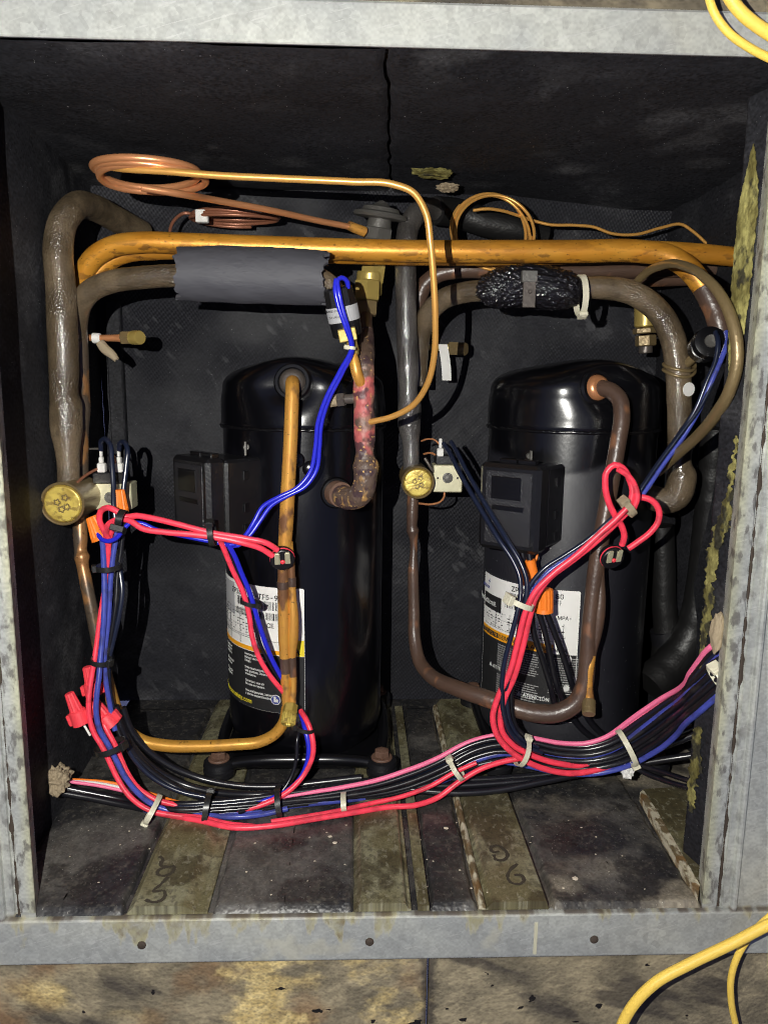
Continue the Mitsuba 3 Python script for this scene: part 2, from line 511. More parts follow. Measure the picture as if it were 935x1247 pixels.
mat('m_brass_bright', prin(proc(brass_col), .36, .35), brown_bump, 1.5)
mat('m_zinc', prin((.56, .53, .36), .40, .45), brown_bump, .4)
mat('m_steel', prin((.105, .10, .092), .5, .4), brown_bump, 2.0)
mat('m_dark_steel', prin((.10, .085, .075), .40, .4), brown_bump)
mat('m_rust', prin((.12, .066, .045), .6, spec=.4), braze_bump, .3)
mat('m_groove', prin((.05, .038, .03), .8, spec=.2), braze_bump, .5)
mat('m_red', prin(proc(printed((.82, .050, .088), (.55, .03, .05), .30)), .38, spec=.5))
mat('m_red_nut', prin((.80, .055, .075), .42, spec=.5))
mat('m_orange', prin((.85, .20, .018), .45, spec=.5))
mat('m_pink', prin((.80, .16, .30), .4, spec=.5))
mat('m_blue', prin((.018, .022, .50), .28, spec=.6))
mat('m_blue_print', prin(proc(printed((.050, .066, .33), (.55, .55, .70))), .30, spec=.5))
mat('m_navy', prin((.009, .013, .030), .26, spec=.6))
mat('m_black_wire', prin((.007, .007, .010), .28, spec=.7))
mat('m_black_print', prin(proc(printed((.007, .007, .010), (.35, .35, .33))), .30, spec=.6))
mat('m_white_wire', prin((.66, .64, .60), .4))
mat('m_tie_black', prin((.015, .015, .015), .32, spec=.6))
mat('m_tie_white', prin((.58, .55, .42), .40, spec=.5))
mat('m_white', prin((.66, .65, .62), .55, spec=.3))
mat('m_label_white', prin((.76, .75, .72), .42, spec=.5))
mat('m_label_grey', prin((.38, .38, .39), .42, spec=.5))
mat('m_label_orange', prin((.80, .34, .015), .45, spec=.4))
mat('m_label_yellow', prin((.72, .58, .03), .45, spec=.4))
mat('m_label_black', prin((.018, .018, .019), .42, spec=.5))
mat('m_ink', prin((.02, .02, .022), .5))
mat('m_ink_blue', prin((.05, .06, .22), .5))
mat('m_ink_white', prin((.60, .60, .58), .5))
mat('m_print_grey', prin((.34, .34, .33), .5))
mat('m_marker', prin((.045, .038, .026), .6))
mat('m_yellow_cord', prin((.78, .53, .09), .48, spec=.4), foam_bump, .25)
mat('m_caulk', prin((.44, .42, .31), .6))
mat('m_scrap', prin((.52, .45, .36), .8))

# ---------------------------------------------------------------- the setting
# floor pan
F = struct('floor')
k, f = sheet(lambda u, v: np.stack([-.06 + .90 * u, .001 + .545 * v, -.002 + .0012 * meshkit.fbm(np.stack([u * 30, v * 20, u * 0], 1))], 1), 90, 60)
add('floor', trimesh.Trimesh(k, f, process=False), 'm_pad', True)


def rib(x0, x1, x2, h=.010, dx=0.0):
    """a folded channel along the floor: top between x0 and x1, its right flank down to x2"""
    ys = (.0015, .52)
    prof = [(x0 - .008, .0005), (x0, h), (x1 - .0015, h), (x1, h - .001), (x1 + .5 * (x2 - x1), .003), (x2, .003), (x2, .0004)]
    return prism(prof, lambda a, b, c: np.stack([a, ys[0] + c, b], 1), ys[1] - ys[0])


rib_keys = [part(F, 'channel', rib(.100, .152, .176), 'm_pan', 25, label='galvanised floor channel with scrawled marker digits'),
            part(F, 'channel', rib(.336, .383, .389), 'm_pan', 25), part(F, 'channel', rib(.476, .533, .535), 'm_pan', 25, label='galvanised floor channel with scrawled marker digits and a crusty left edge')]
part(F, 'channel', prism([(.460, .001), (.462, .007), (.4645, .0085), (.4675, .006), (.4675, .001)], lambda a, b, c: np.stack([a, .0015 + c, b], 1), .5), 'm_crust', 25, label='pale rusty edge strip')
part(F, 'channel', prism([(.396, .0005), (.396, .006), (.408, .006), (.408, .0005)], lambda a, b, c: np.stack([a, .0015 + c, b], 1), .5), 'm_pan', 25)


def pad(x0, x1, y0, y1, seed, h=.006, skew=0.0):
    def fn(u, v):
        e = meshkit.noise(np.stack([u * 0 + seed, v * 22, u * 0], 1)) - .5
        x = x0 + (x1 - x0) * u + .004 * e * np.where(u > .5, 1, -1) + skew * v
        y = y0 + (y1 - y0) * v
        q = np.stack([x * 40, y * 40, x * 0 + seed], 1)
        ed = np.minimum(np.minimum(u, 1 - u) * (x1 - x0), np.minimum(v, 1 - v) * (y1 - y0))
        return np.stack([x, y, -.001 + h * np.clip(ed / .004, 0, 1) ** .5 * (.8 + .5 * meshkit.fbm(q, 3))], 1)
    return trimesh.Trimesh(*sheet(fn, 70, 90), process=False)


for i, (a, b) in enumerate(((-.045, .088), (.180, .330), (.4105, .458), (.541, .700))):
    part(F, 'pad', pad(a, b, .002, .50 if i != 3 else .31, 11 + i), 'm_pad', True)


def slab_from(top, h, z0=0.0):
    """a flat plate whose top corners are given as points"""
    p = np.asarray(top, float)
    c = p[:, :2]
    if Polygon(c).exterior.is_ccw is False:
        c = c[::-1]
    m = trimesh.creation.extrude_polygon(Polygon(c), h, engine='earcut')
    m.vertices[:, 2] += z0
    return m


part(F, 'plate', slab_from([(.7161,.2181,.012),(.7899,.2254,.012),(.7319,.0587,.012),(.706,.0219,.012),(.715,.1666,.012)], .012, .001), 'm_pan', False, label='slanted galvanised plate in the right corner')
part(F, 'plate', slab_from([(.7079,.2082,.013),(.7153,.2164,.013),(.7143,.165,.013),(.7053,.0205,.013),(.6964,.0045,.013),(.7041,.1577,.013)], .0125, .001), 'm_crust', False, label='rust-flaked edge of the slanted plate')


def strokes(parent, name, lines, w, z):
    ms = []
    for ln in lines:
        s = spline(np.asarray(ln, float), .0015)
        t = np.gradient(s, axis=0)
        t /= np.linalg.norm(t, axis=1, keepdims=True)
        nrm = np.stack([-t[:, 1], t[:, 0], t[:, 2] * 0], 1)
        ww = w * (.7 + .6 * meshkit.noise(s * 300))[:, None]
        v = np.vstack([s + nrm * ww, s - nrm * ww])
        v[:, 2] = z
        n = len(s)
        i = np.arange(n - 1)
        ms.append(trimesh.Trimesh(v, np.vstack([np.stack([i, i + n, i + n + 1], 1), np.stack([i, i + n + 1, i + 1], 1)]), process=False))
    part(parent, name, cat(ms), 'm_marker', False)


strokes(rib_keys[0], 'marking', [[(.1054,.0858,.0106),(.1103,.0811,.0106),(.1114,.0691,.0106),(.1204,.066,.0106),(.1256,.0674,.0106),(.1259,.0544,.0106),(.1188,.0502,.0106),(.1118,.0532,.0106),(.1109,.0604,.0106),(.1186,.0661,.0106)],
                                 [(.1245,.0487,.0106),(.1196,.0363,.0106),(.1147,.0243,.0106),(.1249,.0254,.0106),(.1285,.0174,.0106),(.1262,.0097,.0106),(.1182,.0073,.0106),(.1095,.0113,.0106)]], .0020, .0106)
strokes(rib_keys[2], 'marking', [[(.4979,.0881,.0106),(.49,.0866,.0106),(.4897,.0962,.0106),(.498,.0992,.0106),(.5036,.0927,.0106),(.506,.0801,.0106),(.4986,.0711,.0106),(.4913,.0727,.0106),(.4901,.082,.0106)],
                                 [(.5144,.0647,.0106),(.5048,.0546,.0106),(.4986,.0417,.0106),(.5003,.0319,.0106),(.5088,.0289,.0106),(.5156,.0358,.0106),(.5138,.0443,.0106),(.5065,.0444,.0106)]], .0020, .0106)

# insulated walls
W = struct('wall_back')


def back(u, v):
    x, z = -.08 + .94 * u, -.003 + .86 * v
    q = np.stack([x * 7, z * 7, x * 0], 1)
    return np.stack([x, .5455 - .010 * (meshkit.fbm(q, 3) - .5) - .015 * np.clip((z - .75) / .08, 0, 1), z], 1)


add('wall_back', trimesh.Trimesh(*[a if i == 0 else a for i, a in enumerate(sheet(back, 110, 100))], process=False), 'm_dimple', True)
part(W, 'felt_strip', box(((-.0645,.53,.4964)[0], .527, (-.0468,.53,.3775)[2]), ((-.0412,.53,.4967)[0], .541, (-.056,.53,.6679)[2]), .002), 'm_felt')
W = struct('wall_left')


def left(u, v):
    y, z = .03 + .515 * u, -.003 + .86 * v
    q = np.stack([y * 8, z * 8, y * 0 + 5], 1)
    return np.stack([-.052 - .028 * np.clip((y - .25) / .3, 0, 1) + .010 * (meshkit.fbm(q, 3) - .5), y, z], 1)


add('wall_left', trimesh.Trimesh(*sheet(left, 60, 90), process=False), 'm_felt', True)
W = struct('wall_right')


def right(u, v):
    y, z = .02 + .53 * u, -.003 + .86 * v
    q = np.stack([y * 8, z * 8, y * 0 + 9], 1)
    return np.stack([.875 - .055 * u + .012 * (meshkit.fbm(q, 3) - .5), y, z], 1)


add('wall_right', trimesh.Trimesh(*sheet(right, 60, 90), process=False), 'm_felt', True)
# the cut edge of the liner behind the right jamb, with yellow glass wool showing


LQ = np.array([(.83, .100), (.722, .092), (.715, .087), (.7125, .080), (.7195, .053), (.735, .031), (.83, .027)])


def liner(u, v):
    s = np.interp(u, np.linspace(0, 1, 7), np.arange(7))
    x, y = np.interp(s, np.arange(7), LQ[:, 0]), np.interp(s, np.arange(7), LQ[:, 1])
    q = np.stack([x * 60, y * 60, v * 40], 1)
    return np.stack([x + .003 * (meshkit.fbm(q, 3) - .5), y + .003 * (meshkit.fbm(q + 7, 3) - .5), .83 * v], 1)


part(W, 'liner', trimesh.Trimesh(*sheet(liner, 49, 260), process=False), 'm_felt', True)


def wool(rows, seed, push=.0015, jag=.20):
    """torn facing: glass wool showing on the liner's slanted edge between t0 and t1 at height z, rows of (z, t0, t1)"""
    r = np.asarray(rows, float)
    r = r[np.argsort(r[:, 0])]
    nz, nt = int((r[-1, 0] - r[0, 0]) / .0011), 18
    z = np.linspace(r[0, 0], r[-1, 0], nz)
    k = meshkit.fbm(np.stack([z * 190, z * 0 + seed, z * 0], 1), 5) - .5
    k2 = meshkit.fbm(np.stack([z * 190, z * 0 + seed + 40, z * 0], 1), 5) - .5
    t0, t1 = np.interp(z, r[:, 0], r[:, 1]) + jag * k, np.interp(z, r[:, 0], r[:, 2]) + jag * k2
    t1 = np.maximum(t1, t0 + .01)
    w = np.linspace(0, 1, nt)
    t = t0[:, None] + (t1 - t0)[:, None] * w
    zz = np.repeat(z[:, None], nt, 1)
    lift = push * (np.sin(np.pi * w)[None] ** .5 + 1.6 * (meshkit.fbm(np.stack([t * 9, zz * 260, t * 0 + seed], -1).reshape(-1, 3), 3).reshape(t.shape) - .4)) + .0022
    x = .7125 + .007 * t - lift * .968
    y = .080 - .027 * t - lift * .251
    p = np.stack([x, y, zz], -1).reshape(-1, 3)
    i, j = np.meshgrid(np.arange(nz - 1), np.arange(nt - 1), indexing='ij')
    q = (i * nt + j).ravel()
    return trimesh.Trimesh(p, np.vstack([np.stack([q, q + 1, q + nt + 1], 1), np.stack([q, q + nt + 1, q + nt], 1)]), process=False)


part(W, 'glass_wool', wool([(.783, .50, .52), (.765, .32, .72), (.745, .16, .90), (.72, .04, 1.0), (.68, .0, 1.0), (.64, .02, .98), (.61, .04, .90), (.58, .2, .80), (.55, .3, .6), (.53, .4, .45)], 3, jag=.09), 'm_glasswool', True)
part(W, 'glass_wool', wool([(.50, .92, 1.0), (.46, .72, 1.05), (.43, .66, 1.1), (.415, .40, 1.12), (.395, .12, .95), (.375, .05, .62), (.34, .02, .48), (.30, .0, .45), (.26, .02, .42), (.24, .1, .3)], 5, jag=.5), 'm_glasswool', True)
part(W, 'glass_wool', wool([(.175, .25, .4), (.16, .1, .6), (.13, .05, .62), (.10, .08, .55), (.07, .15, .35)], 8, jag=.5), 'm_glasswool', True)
part(W, 'torn_facing', lump((.7037,.03,.2978), (.006, .008, .022), 4), 'm_tan', True)

# ceiling, two felt boards that meet at a crooked seam
W = struct('ceiling')


def ceil_board(x0, x1, seam_left, seed):
    def fn(u, v):
        y = .006 + .545 * v
        sx = .352 + .052 * y + .004 * (meshkit.noise(np.stack([y * 40, y * 0, y * 0 + 2], 1)) - .5)
        a = np.where(seam_left, sx + .0015, x0)
        b = np.where(seam_left, x1, sx - .0015)
        x = a + (b - a) * u
        q = np.stack([x * 9, y * 9, x * 0 + seed], 1)
        z = .836 + .010 * (meshkit.fbm(q, 4) - .5)
        z = z - .022 * np.clip((y - .25) / .3, 0, 1) * np.clip((x - .55) / .2, 0, 1)
        d = np.abs(x - sx)
        return np.stack([x, y, z + .004 * np.exp(-(d / .004) ** 2)], 1)
    return trimesh.Trimesh(*sheet(fn, 90, 90), process=False)


part(W, 'board', ceil_board(-.09, .35, False, 1), 'm_felt', True)
part(W, 'board', ceil_board(.35, .87, True, 2), 'm_felt', True)
add('ceiling', box((-.10, .004, .850), (.88, .56, .856), .001), 'm_felt')
part(W, 'torn_patch', lump((.4317,.385,.8279), (.022, .020, .004), 6, 4, 1.1, 2.2), 'm_glasswool', True)
part(W, 'torn_patch', lump((.4551,.42,.8184), (.014, .012, .005), 9, 4, .6, 3), 'm_tan', True)

# ---------------------------------------------------------------- the steel frame round the opening
FR = thing('cabinet_frame', 'galvanised steel frame around the compartment opening with stained bottom rail', 'frame')


def jamb(x, s, z0=-.001, z1=.8346):
    """s = -1 grows to the left; a folded strip, a dark groove, a rounded ridge and the outer face"""
    prof = [(.010, .034), (.0006, .0030), (0, .0012), (.0006, 0), (.0148, 0), (.0155, .004), (.0215, .004), (.0222, .0015), (.0300, .0015), (.0306, -.0026), (.0322, -.0042), (.0345, -.0042), (.0360, -.0026), (.0366, .0003), (.20, .0003), (.20, .034)]
    return prism(prof, lambda a, b, c: np.stack([x + s * a, b, z0 + c], 1), z1 - z0)


part(FR, 'left_jamb', jamb(0, -1), 'm_galv', 25)
part(FR, 'right_jamb', jamb(.700, 1), 'm_galv', 25)
for x in (-.0185, .7185):
    def gd(u, v, x=x):
        q = meshkit.fbm(np.stack([v * 60, u * 0 + x * 50, u * 0], 1), 4) - .5
        q2 = meshkit.fbm(np.stack([v * 60 + 90, u * 0 + x * 50, u * 0], 1), 4) - .5
        wd = np.clip(meshkit.fbm(np.stack([v * 45, u * 0 + x * 80 + 3, u * 0], 1), 4) * 3.2 - 1.1, .02, 1.15)
        return np.stack([x + (u - .5) * .0050 * wd + np.where(u < .5, q, q2) * .0022 * wd, .0036 - .0008 * np.sin(u * np.pi), .834 * v], 1)
    part(FR, 'groove_dirt', trimesh.Trimesh(*sheet(gd, 6, 400), process=False), 'm_groove', True)
railp = [(.030, -.006), (.001, -.0005), (-.003, -.0012), (-.0040, -.0035), (-.0040, -.050), (-.0030, -.0525), (.03, -.0535), (.03, -.048), (.02, -.01), (.03, -.004)]
part(FR, 'bottom_rail', prism(railp, lambda a, b, c: np.stack([-.2 + c, a, b], 1), 1.1), 'm_galv', 25)
topp = [(.032, .846), (-.001, .8346), (-.003, .8346), (-.004, .8356), (-.004, .868), (-.002, .8705), (.032, .8705)]
part(FR, 'top_rail', prism(topp, lambda a, b, c: np.stack([-.2 + c, a, b], 1), 1.1), 'm_galv', 25)
part(FR, 'caulk_stripe', box(((.5201,-.0045,-.0106)[0] - .001, -.0045, (.5263,-.0045,-.0489)[2]), ((.5236,-.0045,-.0107)[0] - .0006, -.0038, (.5236,-.0045,-.0107)[2]), .0003), 'm_caulk', False)
for px in ((.1082,-.006,-.0306), (.3452,-.006,-.0308), (.584,-.006,-.032)):
    part(FR, 'rivet', lathe([(0, .0046), (.0012, .0044), (.0024, .003), (.0028, .001)], (px[0], -.0038, px[2]), (0, -1, 0), 18), 'm_groove')
part(FR, 'upper_sheet', box((-.2, .008, .872), (.9, .013, 1.05), .0005), 'm_panel', False, label='dull brown-grey sheet above the top rail')
g = 'panels below the bottom rail'
a = thing('lower_panel', 'yellow-stained weathered panel below the bottom rail, left of the seam', 'panel')
add(a, box((-.35, .012, -.42), (.4085, .030, -.0545), .0012), 'm_panel', False)
a = thing('lower_panel', 'brown weathered panel below the bottom rail, right of the seam and behind the yellow cord', 'panel')
add(a, box((.4110, .012, -.42), (1.05, .030, -.0545), .0012), 'm_panel', False)

# yellow cords hanging in front of the frame
c = thing('yellow_cord', 'thick yellow cord crossing the right end of the top rail', 'cord')
add(c, *(lambda t: ((t[0], t[1]), 'm_yellow_cord', True, t[2]))(tube([(.6131,-.05,.8926,.0049),(.6236,-.05,.8644,.005),(.6372,-.05,.8491,.005),(.6531,-.05,.8386,.005),(.6681,-.05,.8311,.005),(.6997,-.05,.8227,.005)]))) if False else part(c, 'sheath', tube([(.6131,-.05,.8926,.0049),(.6236,-.05,.8644,.005),(.6372,-.05,.8491,.005),(.6531,-.05,.8386,.005),(.6681,-.05,.8311,.005),(.6997,-.05,.8227,.005)]), 'm_yellow_cord')
c = thing('yellow_cord', 'thinner yellow cord curving just below the thick one at the top right corner', 'cord')
part(c, 'sheath', tube([(.6079,-.03,.9022,.0034),(.6166,-.03,.8732,.0034),(.6235,-.03,.8573,.0034),(.6366,-.03,.8426,.0034),(.6544,-.03,.8317,.0034),(.6801,-.03,.821,.0035),(.713,-.03,.8103,.0035)]), 'm_yellow_cord')
c = thing('yellow_cord', 'thick yellow cord sweeping across the bottom right corner below the rail', 'cord')
part(c, 'sheath', tube([(.6036,-.035,-.1588,.0056),(.6075,-.035,-.111,.0056),(.6179,-.035,-.0857,.0055),(.6393,-.035,-.059,.0055),(.6728,-.035,-.0375,.0055),(.7154,-.035,-.0144,.0055),(.76,-.035,.0114,.0055),(.805,-.035,.0313,.0054)]), 'm_yellow_cord')
c = thing('yellow_cord', 'thin yellow cord looping down behind the thick one at the bottom right', 'cord')
part(c, 'sheath', tube([(.816,-.016,.036,.0034),(.7668,-.016,.0041,.0034),(.7471,-.016,-.0188,.0035),(.7345,-.016,-.045,.0035),(.7299,-.016,-.0716,.0035),(.7323,-.016,-.0976,.0035),(.742,-.016,-.1353,.0035),(.7537,-.016,-.182,.0036)]), 'm_yellow_cord')


# ---------------------------------------------------------------- compressors
def wrap(m, R, az, z, cx, cy):
    v = m.vertices
    a = np.radians(az) + v[:, 0] / R
    rr = R + v[:, 2]
    m.vertices = np.stack([cx + rr * np.sin(a), cy - rr * np.cos(a), z + v[:, 1]], 1)
    return m


def patch(R, a0, a1, z0, z1, cx, cy, th=.0003, rc=0.0):
    """a thin curved sticker"""
    w = np.radians(a1 - a0) * R
    n = max(3, int(w / .003))
    if rc:
        pol = Polygon([(rc, rc), (w - rc, rc), (w - rc, z1 - z0 - rc), (rc, z1 - z0 - rc)]).buffer(rc, 6)
        u, v = np.meshgrid(np.linspace(0, w, n + 1), [0, 1], indexing='ij')
        strips = []
        from shapely import box as sbox
        for i in range(n):
            q = pol.intersection(sbox(w * i / n, -1, w * (i + 1) / n, 1))
            if q.area > 0:
                strips.append(trimesh.creation.extrude_polygon(q, th, engine='earcut'))
        m = cat(strips)
    else:
        m = cat([trimesh.creation.box(bounds=[[w * i / n, 0, 0], [w * (i + 1) / n, z1 - z0, th]]) for i in range(n)])
    return wrap(m, R, a0, z0, cx, cy)


def text(R, s, h, az, z, cx, cy, bold=False):
    return wrap(meshkit.text_mesh(s, h, .00012, bold), R, az, z, cx, cy)


def compressor(cx, cy, R, rot, zs, ztop, label, shell, studs, boxaz, boxface):
    c = thing('compressor', label, 'compressor')
    # shell: bowl, barrel, weld seam, cap with the raised front where the discharge stub sits
    prof = [(.020, .02), (.020, R * .55), (.026, R * .85), (.040, R * .97), (.056, R)]
    prof += [(z, R) for z in np.linspace(.07, zs - .004, 14)]
    body = lathe([(h, r) for h, r in prof], (cx, cy, 0), (0, 0, 1), 96)
    part(c, 'shell', body, shell)
    cap = [(zs - .004, R * .9), (zs - .003, R * 1.012), (zs + .002, R * 1.022), (zs + .004, R * 1.018), (zs + .020, R * 1.018), (zs + .036, R * 1.012), (zs + .045, R * .997)]
    h = ztop - zs
    for t in np.linspace(.06, 1, 18):
        ang = t * math.pi / 2
        cap.append((zs + .045 + (h - .045) * math.sin(ang) ** .8, R * (.997 * math.cos(ang) ** .55 if t < 1 else 0)))
    m = lathe(cap, (0, 0, 0), (0, 0, 1), 120)
    m = m.subdivide() if len(m.vertices) < 4000 else m
    v = m.vertices.copy()
    fx = np.radians(rot)
    fd, sd = np.array([np.sin(fx), -np.cos(fx)]), np.array([np.cos(fx), np.sin(fx)])
    a, b = v[:, 0] * fd[0] + v[:, 1] * fd[1], v[:, 0] * sd[0] + v[:, 1] * sd[1]
    side = np.exp(-(b / (.48 * R)) ** 2)
    up = np.clip((v[:, 2] - zs - .008) / .03, 0, 1)
    g = side * up * np.clip(a / R + .55, 0, 1)
    v[:, 2] += .012 * side * np.clip((v[:, 2] - zs - .035) / .02, 0, 1) * np.exp(-((a - .35 * R) / (.62 * R)) ** 2)
    # flatten and push the front so that the stub has a face to sit on
    face = .90 * R
    k = side * np.clip((a - .35 * R) / (.4 * R), 0, 1) * up
    want = np.where(a > 0, face - .10 * (v[:, 2] - zs), a)
    a2 = a + (want - a) * k * np.clip((v[:, 2] - zs) / .05, 0, 1) * .9
    v[:, 0] += (a2 - a) * fd[0]
    v[:, 1] += (a2 - a) * fd[1]
    m.vertices = v + [cx, cy, 0]
    part(c, 'cap', m, shell, 50)
    # weld bead
    th = np.linspace(0, 2 * np.pi, 220)
    wob = meshkit.noise(np.stack([th * 40, th * 0, th * 0], 1)) - .5
    ring = np.stack([cx + (R * 1.016) * np.cos(th), cy + (R * 1.016) * np.sin(th), zs - .004 + .0016 * wob, .0022 + .0008 * wob], 1)
    part(c, 'weld_bead', tube(ring, n=8, step=.004, caps=False), 'm_black_gloss')
    # base plate with rolled bars, rubber feet and bolts
    fo = .112
    bt = []
    for d in (0, 90):
        ca, sa = math.cos(math.radians(d)), math.sin(math.radians(d))
        for s in (-1, 1):
            p = np.array([[-fo, s * fo, .022], [-fo * .80, s * fo, .028], [-fo * .45, s * (fo + .004), .034], [0, s * (fo + .005), .035], [fo * .45, s * (fo + .004), .034], [fo * .80, s * fo, .028], [fo, s * fo, .022]])
            q = np.stack([cx + p[:, 0] * ca - p[:, 1] * sa, cy + p[:, 0] * sa + p[:, 1] * ca, p[:, 2], np.full(7, .0085)], 1)
            bt.append(tube(q, n=12)[:2])
    bt.append(box((cx - fo, cy - fo, .018), (cx + fo, cy + fo, .026), .003))
    part(c, 'base_plate', cat(bt), 'm_black_gloss')
    for sx in (-1, 1):
        for sy in (-1, 1):
            o = (cx + sx * fo, cy + sy * fo, 0)
            fk = part(c, 'foot', lathe([(.0105, .016), (.0115, .021), (.020, .0215), (.0215, .019), (.024, .0185), (.026, .0215), (.032, .0205), (.034, .016)], o, (0, 0, 1), 32), 'm_rubber')
            part(fk, 'bolt', cat([lathe([(.034, .0145), (.0355, .0148), (.037, .014)], o, (0, 0, 1), 24), hexnut((o[0], o[1], .037), (o[0], o[1], .046), .0105), lathe([(.046, .009), (.0475, .005), (.048, .001)], o, (0, 0, 1), 20)]), 'm_rust')
    # small studs and the tab over the box
    for az, z in studs:
        a = math.radians(az)
        p = np.array([cx + R * math.sin(a), cy - R * math.cos(a), z])
        d = np.array([math.sin(a), -math.cos(a), 0])
        part(c, 'dimple', lathe([(-.003, .011), (.0002, .0105), (.0022, .0085), (.0034, .005), (.0038, .001)], p, d, 24), shell)
    # terminal box
    w, hz, z0, din, dout = boxface
    a = math.radians(boxaz)
    d, s = np.array([math.sin(a), -math.cos(a), 0]), np.array([math.cos(a), math.sin(a), 0])
    o = np.array([cx, cy, z0 + hz / 2])
    up = np.array([0, 0, 1.0])
    bk = part(c, 'terminal_box', obox(o + d * (R + din) / 1, [s, up, d], (w / 2, hz / 2 - .003, din + .012), .004), 'm_black_box')
    lid = obox(o + d * (R + din * 2 + .012 + dout / 2), [s, up, d], (w / 2 + .0025, hz / 2, dout / 2), .005)
    lk = part(c, 'terminal_lid', lid, 'm_black_box')
    fz = R + din * 2 + .012 + dout
    for q0, q1, e in (((-.40, .40), (-.42, .42), .0012), ((-.30, .22), (.10, .36), .0018), ((-.28, .28), (-.03, .03), .0016)):
        cc = o + d * (fz + e / 2) + s * (sum(q0) / 2 * w) + up * (sum(q1) / 2 * hz)
        part(c, 'lid_panel', obox(cc, [s, up, d], ((q0[1] - q0[0]) / 2 * w, (q1[1] - q1[0]) / 2 * hz, e / 2 + .0002), .0006), 'm_black_grain' if e < .0015 else 'm_black_gloss')
    for q in (-1.5, 1.8):
        part(c, 'lid_latch', obox(o + d * (fz - dout * .8) + s * (.1 * w * q) + up * (hz / 2 + .002), [s, up, d], (.012, .003, .006), .001), 'm_black_gloss')
    for q in (.28, -.1, -.35):
        part(c, 'lid_clip', obox(o + d * (R + din) + s * (w / 2 + .001) + up * (hz * q), [s, up, d], (.0016, .006, .004), .0006), 'm_black_gloss')
    return c


C1 = (.254, .380, .113)
C2 = (.640, .387, .119)
K1 = compressor(*C1, -9, .490, .569, 'glossy black compressor on the left, its label in front of the brown-gold twin tube', 'm_shell_one', [(8, .437), (-1, .448)], -46, (.078, .110, .343, .018, .028))
K2 = compressor(*C2, 14, .490, .571, 'dusty black compressor on the right behind the red and blue wire bundle', 'm_shell_two', [(10, .425)], -38, (.080, .112, .336, .016, .030))
# a stud over each box
for kk, px in ((K1, (.1859,.275,.463)), (K2, (.5566,.275,.4542))):
    p = np.array(px)
    part(kk, 'stud', cat([cyl(p - [0, -.012, 0], p + [0, .004, 0], .004, 16), box(p + [-.0015, -.004, -.010], p + [.0015, .002, .008], .0005)]), 'm_steel')

